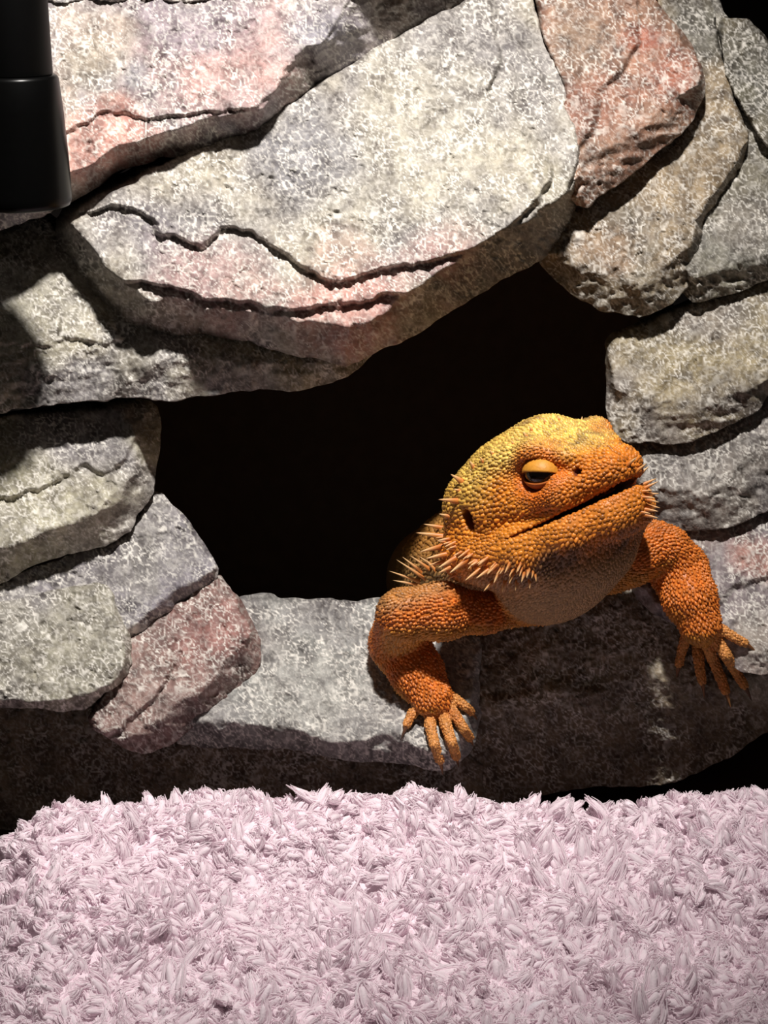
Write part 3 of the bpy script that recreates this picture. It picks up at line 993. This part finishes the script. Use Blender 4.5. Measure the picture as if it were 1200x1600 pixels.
# ---- scales: thousands of small keeled plates in rows along the animal
def make_scales():
    A = 0.5 * np.linalg.norm(np.cross(BV[BQ[:, 2]] - BV[BQ[:, 0]], BV[BQ[:, 3]] - BV[BQ[:, 1]]), axis=1)
    n = 260000
    fi = RNG.choice(len(BQ), n, p=A / A.sum())
    a, b = RNG.random(n), RNG.random(n)
    w = np.stack([(1 - a) * (1 - b), a * (1 - b), a * b, (1 - a) * b], 1)
    P = (BV[BQ[fi]] * w[..., None]).sum(1)
    N = (BN[BQ[fi]] * w[..., None]).sum(1)
    N /= np.maximum(np.linalg.norm(N, axis=1, keepdims=True), 1e-9)
    iw = (inn_w[BQ[fi]] * w).sum(1)
    col, am, fing, dr, h = skin_colour(P, N, RNG.uniform(-1, 1, n))
    f, l, u = h[:, 0], np.abs(h[:, 1]), h[:, 2]
    eye = np.sqrt((f - 156) ** 2 + (u - 29) ** 2)
    skip = (iw > 0.25) | ((eye < 25) & (l > 45) & (am < 0.3)) | (P[:, 1] > 330)
    # spacing per region
    sp = np.full(n, 7.4)
    sp = np.where(u > 35, 7.0, sp)
    sp = np.where((eye < 50) & (l > 40), 5.2, sp)
    sp = np.where((f < 95) & (u > -25) & (u < 45), 8.6, sp)
    sp = np.where((u < -42) & (u > -75) & (f > 30), 8.2, sp)
    sp = np.where(u < -112, 6.6, sp)
    sp = np.where(u < -132, 5.4, sp)
    sp = np.where(am > 0.5, 6.9, sp)
    sp = np.where(fing > 0.5, 5.4, sp)
    sp = np.where(P[:, 1] > 90, 11.0, sp)
    sp *= 0.80 * RNG.uniform(0.85, 1.15, n)
    keep = []
    grid = {}
    G = 5.0
    ci = np.floor(P / G).astype(int)
    ok = ~skip
    for i in np.nonzero(ok)[0]:
        x, y, z = ci[i]
        p = P[i]
        r = 0.82 * sp[i]
        good = True
        R = 1 if r <= G else 2
        for dx in range(-R, R + 1):
            for dy in range(-R, R + 1):
                for dz in range(-R, R + 1):
                    for j in grid.get((x + dx, y + dy, z + dz), ()):
                        q = P[j]
                        if (p[0] - q[0]) ** 2 + (p[1] - q[1]) ** 2 + (p[2] - q[2]) ** 2 < r * r:
                            good = False
                            break
                    if not good:
                        break
                if not good:
                    break
            if not good:
                break
        if good:
            keep.append(i)
            grid.setdefault((x, y, z), []).append(i)
    k = np.array(keep)
    P, N, col, am, fing, dr, sp, u, f, l = P[k], N[k], col[k], am[k], fing[k], dr[k], sp[k], u[k], f[k], l[k]
    # the way the scales lie: backwards on the head, down the arms, down and back on the beard
    flow = np.tile(-HF, (len(k), 1))
    dn = smooth(-40, -90, u)[:, None]
    flow = flow * (1 - 0.55 * dn) + np.array([0, 0.1, -1]) * 0.55 * dn
    flow = np.where(am[:, None] > 0.5, dr, flow)
    flow = flow - (flow * N).sum(1, keepdims=True) * N
    flow /= np.maximum(np.linalg.norm(flow, axis=1, keepdims=True), 1e-6)
    side = np.cross(N, flow)
    m = 6
    ang = np.arange(m) * 2 * math.pi / m
    # keel strength: cobbled on the lips, keeled and lifted on crown, beard and arms
    keel = np.where(am > 0.5, 1.05, 0.5)
    keel = np.where(u > 45, 0.8, keel)
    keel = np.where((u < -72) & (u > -115) & (am < 0.5), 0.85, keel)
    keel = np.where((u < -25) & (u > -72) & (f > 60) & (am < 0.5), 0.12, keel)
    keel = np.where(u < -118, np.where(am > 0.5, keel, 0.5), keel)
    keel = np.where(fing > 0.5, 0.45, keel)
    keel = keel * RNG.uniform(0.7, 1.3, len(k))
    rr = 0.56 * sp
    lon = 1.12 + 0.25 * keel
    V, C = [], []
    ht = rr * (0.34 + 0.34 * keel)
    for ring, (sc, hz, sh) in enumerate(((1.0, -0.35, 0.0), (0.80, 0.55, 0.10), (0.40, 0.95, 0.28))):
        for q in range(m):
            cx, cy = math.cos(ang[q]), math.sin(ang[q])
            v = (P + (rr * sc * lon * cx + rr * sh * keel * 1.3)[:, None] * flow + (rr * sc * cy * 0.95)[:, None] * side
                 + (ht * (hz + (0.55 * keel * max(cx, 0) if ring else 0)))[:, None] * N)
            V.append(v)
            C.append(col)
    V.append(P + (rr * 0.55 * keel)[:, None] * flow + (ht * (1.08 + 0.5 * keel))[:, None] * N)
    C.append(col)
    V = np.stack(V, 1)
    C = np.clip(np.stack(C, 1), 0, 1)
    nv = V.shape[1]
    quads = [[r * m + q, r * m + (q + 1) % m, (r + 1) * m + (q + 1) % m, (r + 1) * m + q] for r in range(2) for q in range(m)]
    tris = [[2 * m + q, 2 * m + (q + 1) % m, 3 * m] for q in range(m)]
    base = (np.arange(len(k)) * nv)[:, None, None]
    Q = (np.array(quads)[None] + base).reshape(-1, 4)
    T = (np.array(tris)[None] + base).reshape(-1, 3)
    me = mesh_np('scales', world(V.reshape(-1, 3)) - np.array(DR_AT), [Q, T], {'tint': C.reshape(-1, 3)})
    o = link('scales', me, SCALE, DRAGON)
    o['kind'] = 'stuff'
    o['label'] = 'small keeled yellow and orange scales'
    print('scales', len(k))


make_scales()

# ---- spikes of the beard, the temples and the flank: one mesh, one object each
def spike_material(name, base, tip):
    m = NT(name)
    tc = m.n('ShaderNodeTexCoord').outputs['Generated']
    z = m.n('ShaderNodeSeparateXYZ', ins={0: tc}).outputs[2]
    rnd = m.n('ShaderNodeObjectInfo').outputs['Random']
    c = m.mix(m.ramp(z, 0.15, 0.85), c4(*base), c4(*tip))
    c = m.mix(m.math('MULTIPLY', rnd, 0.35), c, c4(214, 140, 60))
    m.set(Base_Color=c, Roughness=0.42)
    return m.m


SPIKE_M = spike_material('spike_horn', (204, 116, 46), (238, 196, 140))


def spike_mesh():
    rows, m = 7, 8
    V, Q = [], []
    for r in range(rows):
        t = r / rows
        rad = 1.0 * (1 - t) ** 0.85
        for q in range(m):
            a = 2 * math.pi * q / m
            V.append((rad * math.cos(a) + 0.35 * t * t, rad * math.sin(a) * 0.85, t))
    V.append((0.35, 0, 1.0))
    for r in range(rows - 1):
        for q in range(m):
            Q.append([r * m + q, r * m + (q + 1) % m, (r + 1) * m + (q + 1) % m, (r + 1) * m + q])
    T = [[(rows - 1) * m + q, (rows - 1) * m + (q + 1) % m, rows * m] for q in range(m)]
    T += [[0, q + 1, q] for q in range(1, m - 1)]
    return mesh_np('spike', V, [np.array(Q), np.array(T)])


SPIKE = spike_mesh()
SPIKE.materials.append(SPIKE_M)


def place_cone(name, me, base, tip, rad, mat=None):
    d = tip - base
    L = np.linalg.norm(d)
    z = Vector(wdir(d / L).tolist()).normalized()
    x = Vector((0, 0, -1)) - z * z.dot(Vector((0, 0, -1)))
    x = x.normalized() if x.length > 1e-3 else Vector((1, 0, 0))
    y = z.cross(x)
    M = Matrix((x * rad * U, y * rad * U, z * (L * U))).transposed().to_4x4()
    M.translation = Vector((world(base) - np.array(DR_AT)).tolist())
    o = link(name, me, mat, DRAGON)
    o.matrix_local = M
    return o


CAMP = Vector((0, -DIST, 0))


def cast(px, py):
    """point and normal of the skin behind a photograph position (nearest skin if it misses)"""
    tgt = at(px, py, 0)
    d = (Vector(tgt.tolist()) - CAMP).normalized()
    loc, nor, _, _ = BVH.ray_cast(CAMP, d)
    if loc is None:
        best = None
        for dd in range(-250, 260, 20):
            q = at(px, py, dd)
            r = BVH.find_nearest(Vector(q.tolist()))
            if best is None or r[3] < best[2]:
                best = (r[0], r[1], r[3])
        loc, nor = best[0], best[1]
    return np.array(loc), np.array(nor)


def spike_px(bx, by, tx, ty, rad, out=0.5):
    b, n = cast(bx, by)
    px_len = math.hypot(tx - bx, ty - by)
    k = 1 + b[1] / DIST
    tip = b + np.array([(tx - bx) * k, min(0.0, n[1]) * px_len * out, -(ty - by) * k])
    place_cone('spike', SPIKE, b - 0.10 * (tip - b), tip, rad)


ZS = 2.857
SP_NEAR = [(125, 425, 215, 437, 13), (130, 490, 180, 507, 10), (60, 535, 145, 557, 13), (25, 572, 150, 597, 17), (40, 660, 145, 640, 14), (65, 690, 165, 675, 13),
           (80, 720, 155, 708, 11), (120, 733, 205, 693, 14), (170, 757, 258, 700, 14), (125, 755, 185, 733, 11), (240, 790, 315, 743, 12), (290, 780, 358, 743, 12),
           (325, 838, 378, 792, 11), (370, 805, 403, 752, 12), (410, 845, 427, 790, 11), (440, 808, 462, 755, 12), (470, 838, 480, 795, 10), (495, 800, 514, 755, 11),
           (535, 830, 535, 792, 9), (565, 798, 560, 762, 8), (160, 785, 205, 765, 8), (185, 312, 235, 352, 15), (270, 255, 288, 288, 10), (195, 380, 225, 392, 8),
           (600, 65, 606, 90, 8), (535, 100, 547, 124, 8), (510, 128, 522, 150, 8), (665, 55, 669, 76, 7), (770, 58, 768, 78, 7), (885, 90, 880, 112, 8), (315, 238, 328, 262, 7),
           (360, 208, 372, 230, 7), (455, 165, 465, 185, 7), (340, 765, 390, 722, 9), (300, 722, 350, 690, 9), (255, 740, 300, 705, 9), (420, 760, 448, 715, 9),
           (480, 752, 498, 712, 8), (210, 690, 262, 660, 9), (150, 640, 205, 622, 9), (120, 610, 180, 606, 9)]
SP_FAR = [(1010, 238, 975, 275, 9), (1055, 265, 1012, 305, 9), (1070, 280, 1025, 325, 10), (1105, 328, 1045, 362, 10), (1110, 345, 1050, 380, 9), (1115, 400, 1052, 408, 9),
          (1115, 440, 1058, 432, 9), (1120, 465, 1058, 457, 9), (1110, 480, 1052, 475, 9), (1110, 510, 1048, 500, 9), (1090, 530, 1042, 522, 8), (1085, 385, 1040, 395, 8),
          (1095, 420, 1040, 420, 8), (1075, 490, 1035, 488, 8), (1072, 345, 1035, 365, 8)]
for tx, ty, bx, by, w in SP_NEAR + SP_FAR:
    spike_px(640 + bx / ZS, 630 + by / ZS, 640 + tx / ZS, 630 + ty / ZS, 0.40 * w)
for k in range(26):
    q = k / 25
    bx, by = 150 + 410 * q + RNG.uniform(-10, 10), np.interp(q, [0, 0.2, 0.5, 1], [600, 665, 715, 745]) + RNG.uniform(-14, 14)
    ang = math.radians(np.interp(q, [0, 0.4, 1], [188, 148, 100]) + RNG.uniform(-10, 10))
    ln_ = RNG.uniform(30, 48)
    spike_px(640 + bx / ZS, 630 + by / ZS, 640 + (bx + ln_ * math.cos(ang)) / ZS, 630 + (by + ln_ * math.sin(ang)) / ZS, 3.1)
# dim spikes along the flank inside the cave
for bx, by, tx, ty in ((655, 905, 618, 872), (650, 895, 628, 868), (662, 890, 640, 866), (668, 886, 655, 868), (648, 910, 606, 890), (646, 915, 612, 905), (672, 893, 664, 872)):
    spike_px(bx + 10, by, tx, ty, 4.0, 0.2)

# ---- eyes: dark ball, heavy upper lid and lower lid
def uv_ball(name, c, r, R, seg=28, rings=18, lat0=-90, lat1=90, lon0=0, lon1=360, thick=None):
    V, Q = [], []
    full = lon1 - lon0 >= 360
    for i in range(rings + 1):
        la = math.radians(lat0 + (lat1 - lat0) * i / rings)
        for j in range(seg + (0 if full else 1)):
            lo = math.radians(lon0 + (lon1 - lon0) * j / seg)
            V.append((math.cos(la) * math.cos(lo) * r[0], math.cos(la) * math.sin(lo) * r[1], math.sin(la) * r[2]))
    w = seg + (0 if full else 1)
    for i in range(rings):
        for j in range(seg):
            a, b = i * w + j, i * w + (j + 1) % w
            Q.append([a, b, b + w, a + w])
    V = np.array(V)
    Q = np.array(Q)
    if thick:
        n = len(V)
        V = np.concatenate([V, V * (1 - thick)])
        be = []
        for j in range(seg):
            be.append([j + 0, (j + 1) % w, n + (j + 1) % w, n + j])
            t0 = rings * w
            be.append([t0 + j, n + t0 + j, n + t0 + (j + 1) % w, t0 + (j + 1) % w])
        if not full:
            for i in range(rings):
                a, b = i * w, (i + 1) * w
                be.append([a, n + a, n + b, b])
                be.append([a + seg, b + seg, n + b + seg, n + a + seg])
        Q = np.concatenate([Q, Q[:, ::-1] + n, np.array(be)])
    return mesh_np(name, world(c + V @ R) - np.array(DR_AT), Q)


def eye_material():
    m = NT('dark_eye')
    tc = m.n('ShaderNodeTexCoord').outputs['Generated']
    nz = m.n('ShaderNodeTexNoise', ins={'Vector': tc, 'Scale': 9.0, 'Detail': 2.0}).outputs['Fac']
    m.set(Base_Color=m.mix(nz, c4(14, 9, 6), c4(34, 20, 12)), Roughness=0.08)
    return m.m


EYE_M = eye_material()
LID_M = plain('eyelid_skin', (220, 150, 52), 0.5, 0.4, 4)
LID2_M = plain('lower_lid_skin', (176, 92, 30), 0.55, 0.4, 4)
for s in (-1, 1):
    c = hp(156, 69 * s, 29)
    out = HR[1] * s
    # x of the ball looks out of the head, y along the head, z up
    outv = 0.94 * out + 0.30 * HF + 0.10 * HU
    outv /= np.linalg.norm(outv)
    fw = HF - (HF @ outv) * outv
    fw /= np.linalg.norm(fw)
    up = np.cross(outv, fw) * (1 if s > 0 else 1)
    if up @ HU < 0:
        up = -up
    R = np.stack([outv, fw, up])
    tl = math.radians(-14)
    fw2, up2 = fw * math.cos(tl) + up * math.sin(tl), up * math.cos(tl) - fw * math.sin(tl)
    R = np.stack([outv, fw2, up2])
    eb = link('eyeball', uv_ball('eyeball', c, (22, 24, 21), R), EYE_M, DRAGON)
    # lids as spherical shells hinged at the corners of the eye
    def lid(a0, a1, r):
        V, Q = [], []
        nu, nv = 22, 10
        for i in range(nv + 1):
            e = math.radians(a0 + (a1 - a0) * i / nv)
            for j in range(nu + 1):
                t = math.radians(-90 + 180 * j / nu)
                V.append((math.cos(t) * math.cos(e) * r[0], math.sin(t) * r[1], math.cos(t) * math.sin(e) * r[2]))
        w = nu + 1
        for i in range(nv):
            for j in range(nu):
                Q.append([i * w + j, i * w + j + 1, (i + 1) * w + j + 1, (i + 1) * w + j])
        V, Q = np.array(V), np.array(Q)
        n = len(V)
        V2 = np.concatenate([V, V * 0.90])
        be = [[j, n + j, n + j + 1, j + 1] for j in range(nu)] + [[nv * w + j, nv * w + j + 1, n + nv * w + j + 1, n + nv * w + j] for j in range(nu)]
        return mesh_np('eyelid', world(c + V2 @ R) - np.array(DR_AT), np.concatenate([Q, Q[:, ::-1] + n, np.array(be)]))
    o = link('upper_eyelid', lid(8, 88, (26, 28, 25)), LID_M, eb)
    o['label'] = 'heavy bright orange upper eyelid'
    link('lower_eyelid', lid(-85, -36, (25.5, 28, 25)), LID2_M, eb)

# ---- claws
CLAW_M = spike_material('claw_horn', (96, 62, 44), (60, 44, 38))
CLAW = spike_mesh()
CLAW.name = 'claw'
CLAW.materials.append(CLAW_M)
for p, d in CLAWS:
    d = d / np.linalg.norm(d)
    place_cone('claw', CLAW, p + 2 * d, p + d * 26 + np.array([0, 2.0, -3.0]), 4.2)

# ------------------------------------------------------------------ the plush towel lying in front
TOW = np.array([[-560, -330], [-500, -262], [-300, -236], [0, -232], [300, -226], [620, -232], [820, -250], [860, -420], [860, -1100], [760, -1180], [-300, -1180], [-430, -1120], [-470, -800], [-540, -480]], float)
TOW = chaikin(TOW, 2)
TW_AT = [0.0, -650 * U, 0.0]
TOWEL = thing('plush_towel', 'pale pink fluffy plush towel lying in front of the cave', 'towel', TW_AT)


def towel_top(P):
    """height over the floor, in units, of the folded towel"""
    sd = -poly_sd(P, TOW)
    t = np.clip(sd / 85.0, 0, 1)
    edge = np.sqrt(np.clip(1 - (1 - t) ** 2, 0, 1))
    x, y = P[:, 0], P[:, 1]
    lump = 24 * fbm2(x, y, 260, 301, 2) + 17 * fbm2(x, y, 110, 305, 2) + 8 * fbm2(x, y, 52, 309, 2)
    fall = np.clip((-300 - y) / 500.0, 0, 1.3) * 78
    return 20 + (140 + lump - fall) * edge, sd


def soft(m, colour, amount):
    """yarn lets part of the light through"""
    tr = m.n('ShaderNodeBsdfTranslucent', ins={'Color': colour})
    mx = m.n('ShaderNodeMixShader', ins={0: amount, 1: m.b.outputs[0], 2: tr.outputs[0]})
    out = [x for x in m.t.nodes if x.type == 'OUTPUT_MATERIAL'][0]
    m.t.links.new(mx.outputs[0], out.inputs[0])


def build_towel():
    step = 9.0
    lo, hi = TOW.min(0) - 12, TOW.max(0) + 12
    gx, gy = np.meshgrid(np.arange(lo[0], hi[0], step), np.arange(lo[1], hi[1], step))
    P = np.stack([gx.ravel(), gy.ravel()], -1)
    ny, nx = gx.shape
    sd = -poly_sd(P, TOW)
    ins = (sd > 0).reshape(ny, nx)
    cell = ins[:-1, :-1] & ins[1:, :-1] & ins[:-1, 1:] & ins[1:, 1:]
    idx = np.arange(nx * ny).reshape(ny, nx)
    q = np.stack([idx[:-1, :-1][cell], idx[:-1, 1:][cell], idx[1:, 1:][cell], idx[1:, :-1][cell]], -1)
    us = np.unique(q)
    rm = -np.ones(nx * ny, int)
    rm[us] = np.arange(len(us))
    q = rm[q]
    P = P[us]
    z, _ = towel_top(P)
    n = len(P)
    V = np.concatenate([np.column_stack([P, z]), np.column_stack([P, np.full(n, 1.0)])]) * U
    ed = np.concatenate([q[:, [0, 1]], q[:, [1, 2]], q[:, [2, 3]], q[:, [3, 0]]])
    key, rk = ed[:, 0] * 10 ** 7 + ed[:, 1], ed[:, 1] * 10 ** 7 + ed[:, 0]
    be = ed[~np.isin(rk, key)]
    wall = np.stack([be[:, 1], be[:, 0], be[:, 0] + n, be[:, 1] + n], -1)
    mc = NT('towel_cloth')
    tc = mc.n('ShaderNodeTexCoord').outputs['Object']
    nz = mc.n('ShaderNodeTexNoise', ins={'Vector': tc, 'Scale': 1 / (8 * U), 'Detail': 3.0}).outputs['Fac']
    mc.set(Base_Color=mc.mix(nz, c4(242, 222, 231), c4(248, 232, 240)), Roughness=0.95)
    link('cloth', mesh_np('cloth', V - np.array(TW_AT), [q, q[:, ::-1] + n, wall]), mc.m, TOWEL)

    # pile: twisted, bent tufts of yarn over the whole upper side
    N = 21000
    C = np.column_stack([RNG.uniform(TOW[:, 0].min(), TOW[:, 0].max(), N * 3), RNG.uniform(-1010, TOW[:, 1].max(), N * 3)])
    s0 = -poly_sd(C, TOW)
    C, s0 = C[s0 > 3], s0[s0 > 3]
    # thin to an even spread, denser on the steep rim (it has more surface)
    cell_ = {}
    keep = []
    for i in range(len(C)):
        r = 7.0 if s0[i] < 30 else 10.0
        a, b = int(C[i, 0] // 10), int(C[i, 1] // 10)
        ok = True
        for da in (-1, 0, 1):
            for db in (-1, 0, 1):
                for j in cell_.get((a + da, b + db), ()):
                    if (C[i, 0] - C[j, 0]) ** 2 + (C[i, 1] - C[j, 1]) ** 2 < r * r:
                        ok = False
                        break
                if not ok:
                    break
            if not ok:
                break
        if ok:
            keep.append(i)
            cell_.setdefault((a, b), []).append(i)
    P = C[keep]
    n = len(P)
    z, sd = towel_top(P)
    e = 3.0
    zx = (towel_top(P + [e, 0])[0] - towel_top(P - [e, 0])[0]) / (2 * e)
    zy = (towel_top(P + [0, e])[0] - towel_top(P - [0, e])[0]) / (2 * e)
    nrm = np.column_stack([-zx, -zy, np.ones(n)])
    nrm /= np.linalg.norm(nrm, axis=1, keepdims=True)
    root = np.column_stack([P, z]) - 4 * nrm
    # neighbouring tufts lean together
    lean = np.column_stack([fbm2(P[:, 0], P[:, 1], 62, 401, 2), fbm2(P[:, 0], P[:, 1], 62, 405, 2), np.zeros(n)]) * 1.1
    lean += RNG.normal(0, 0.3, (n, 3)) * [1, 1, 0.3]
    front = smooth(20, 150, sd)[:, None]
    ax = nrm + lean * 0.8 + front * np.array([0, -0.9, 0.2])
    ax /= np.linalg.norm(ax, axis=1, keepdims=True)
    bend = RNG.normal(0, 1, (n, 3))
    bend -= (bend * ax).sum(1, keepdims=True) * ax
    bend /= np.linalg.norm(bend, axis=1, keepdims=True)
    sid = np.cross(ax, bend)
    L = (RNG.uniform(13, 24, n) + 10 * smooth(60, 10, sd)) * (1 + 0.25 * fbm2(P[:, 0], P[:, 1], 80, 411, 2))
    rad = RNG.uniform(6.4, 11.0, n) * (1 + 0.25 * fbm2(P[:, 0], P[:, 1], 90, 415, 2))
    cv = RNG.uniform(0.3, 1.9, n) * smooth(0, 90, sd) + 0.25
    tw = RNG.uniform(-2.4, 2.4, n)
    ph = RNG.uniform(0, 6.28, n)
    m, rows = 8, 6
    prof = [0.8, 0.98, 1.08, 1.06, 0.90, 0.52]
    hts = [0.0, 0.25, 0.5, 0.72, 0.88, 0.975]
    V = []
    for r in range(rows):
        t = hts[r]
        cen = root + ax * (L * t * (1 - 0.25 * cv * t))[:, None] + bend * (L * cv * t * t * 0.75)[:, None]
        tan = ax * (1 - 0.5 * cv * t)[:, None] + bend * (cv * t * 1.5)[:, None]
        tan /= np.linalg.norm(tan, axis=1, keepdims=True)
        b2 = bend - (bend * tan).sum(1, keepdims=True) * tan
        b2 /= np.linalg.norm(b2, axis=1, keepdims=True)
        for q in range(m):
            a = 2 * math.pi * q / m + tw * t + ph
            rip = 1 + 0.22 * np.sin(q * 2.3 + r * 1.7 + ph * 3)
            rr = 0.6 * rad * prof[r] * rip
            V.append(cen + (rr * np.cos(a))[:, None] * b2 + (rr * np.sin(a) * 0.8)[:, None] * sid)
    V.append(root + ax * (L * (1 - 0.25 * cv))[:, None] + bend * (L * cv * 0.76)[:, None])
    V = np.stack(V, 1)
    nv = V.shape[1]
    quads = [[r * m + q, r * m + (q + 1) % m, (r + 1) * m + (q + 1) % m, (r + 1) * m + q] for r in range(rows - 1) for q in range(m)]
    tris = [[(rows - 1) * m + q, (rows - 1) * m + (q + 1) % m, rows * m] for q in range(m)]
    base = (np.arange(n) * nv)[:, None, None]
    jit = 1 + 0.05 * RNG.normal(0, 1, (n, 1, 1))
    col = np.clip(np.ones((n, nv, 3)) * lin(247, 230, 238) * jit, 0, 1)
    VV = V.reshape(-1, 3)
    VV[:, 2] = np.maximum(VV[:, 2], 1.5)
    m_ = NT('plush_yarn')
    vc = m_.n('ShaderNodeVertexColor', layer_name='tint').outputs[0]
    tc = m_.n('ShaderNodeTexCoord').outputs['Object']
    nz = m_.n('ShaderNodeTexNoise', ins={'Vector': tc, 'Scale': 1 / (3.2 * U), 'Detail': 2.0}).outputs['Fac']
    b = m_.n('ShaderNodeBump', ins={'Strength': 0.5, 'Distance': 1.4 * U, 'Height': nz})
    m_.set(Base_Color=vc, Roughness=0.9, Normal=b.outputs[0])
    m_.b.inputs['Specular IOR Level'].default_value = 0.1
    me = mesh_np('pile', VV * U - np.array(TW_AT), [(np.array(quads)[None] + base).reshape(-1, 4), (np.array(tris)[None] + base).reshape(-1, 3)], {'tint': col.reshape(-1, 3)})
    o = link('pile', me, m_.m, TOWEL)
    o['kind'] = 'stuff'
    # loose fibres standing off every tuft
    K, npt = 52, 6
    ts = np.linspace(0.12, 1.05, npt)
    pts = np.zeros((n, K, npt, 3))
    for k in range(K):
        a0 = RNG.uniform(0, 6.28, n)
        fl = 0.45 + 0.62 * np.sqrt(RNG.random(n))
        ll = RNG.uniform(0.82, 1.06, n)
        wob = RNG.normal(0, 1, (n, 3))
        wob2 = RNG.normal(0, 1, (n, 3))
        for i, t0 in enumerate(ts):
            t = t0 * ll
            cen = root + ax * (L * t * (1 - 0.25 * cv * np.minimum(t, 1)))[:, None] + bend * (L * cv * t * t * 0.75)[:, None]
            rr = rad * np.interp(t, hts + [1.12], prof + [0.28]) * fl
            a = a0 + (tw + 0.8) * t
            pts[:, k, i] = (cen + (rr * np.cos(a))[:, None] * bend + (rr * np.sin(a) * 0.9)[:, None] * sid
                            + wob * (1.5 * t)[:, None] + wob2 * (1.1 * np.sin(t * 5 + a0))[:, None])
    pts[..., 2] = np.maximum(pts[..., 2], 1.5)
    hc = bpy.data.hair_curves.new('fibres')
    hc.add_curves([npt] * (n * K))
    hc.position_data.foreach_set('vector', (pts.reshape(-1, 3) * U - np.array(TW_AT)).astype(np.float32).ravel())
    ra = hc.attributes.get('radius') or hc.attributes.new('radius', 'FLOAT', 'POINT')
    ra.data.foreach_set('value', np.tile(np.array([0.9, 1.1, 1.1, 1.0, 0.85, 0.5]) * U, n * K).astype(np.float32))
    mf = NT('plush_fibre')
    hi_ = mf.n('ShaderNodeHairInfo').outputs['Random']
    mf.set(Base_Color=mf.mix(hi_, c4(246, 228, 236), c4(254, 244, 249)), Roughness=0.85)
    mf.b.inputs['Specular IOR Level'].default_value = 0.1
    soft(mf, mf.b.inputs['Base Color'].links[0].from_socket, 0.28)
    o = bpy.data.objects.new('fibres', hc)
    COL.objects.link(o)
    hc.materials.append(mf.m)
    o.parent = TOWEL
    o['kind'] = 'stuff'


build_towel()

# ------------------------------------------------------------------ black round housing hanging at the upper left
def lathe(name, prof, c, parent, mat, off, seg=64):
    """prof: (radius, height along world up) from bottom to top"""
    V, Q = [], []
    for r, z in prof:
        for j in range(seg):
            a = 2 * math.pi * j / seg
            V.append((c[0] + r * math.cos(a), c[1] + r * math.sin(a), c[2] + z))
    for i in range(len(prof) - 1):
        for j in range(seg):
            k = (j + 1) % seg
            Q.append([i * seg + j, i * seg + k, (i + 1) * seg + k, (i + 1) * seg + j])
    n = len(V)
    V += [(c[0], c[1], c[2] + prof[0][1]), (c[0], c[1], c[2] + prof[-1][1])]
    T = [[(j + 1) % seg, j, n] for j in range(seg)] + [[n - seg + j, n - seg + (j + 1) % seg, n + 1] for j in range(seg)]
    me = mesh_np(name, np.array(V) * U - np.array(off), [np.array(Q), np.array(T)])
    o = link(name, me, mat, parent)
    return o


LC = world(at(38, 322, -290)) / U
HOUS_AT = (LC * U).tolist()
HOUS = thing('cylinder_housing', 'glossy black cylindrical housing hanging in front of the pink slab', 'housing', HOUS_AT)
BLK = plain('black_enamel', (5, 5, 5), 0.3, 0.2)
BLK2 = plain('black_rubber', (6, 6, 6), 0.5, 0.15)
lathe('lower_sleeve', [(40, 4), (58, 0), (63, 2), (65.5, 8), (66, 18), (65, 70), (62, 130), (58.5, 172), (57, 175), (54, 177)], LC, HOUS, BLK, HOUS_AT)
lathe('upper_sleeve', [(50, 176), (51, 179), (50.5, 330), (50, 860), (46, 870), (30, 880)], LC, HOUS, BLK2, HOUS_AT)
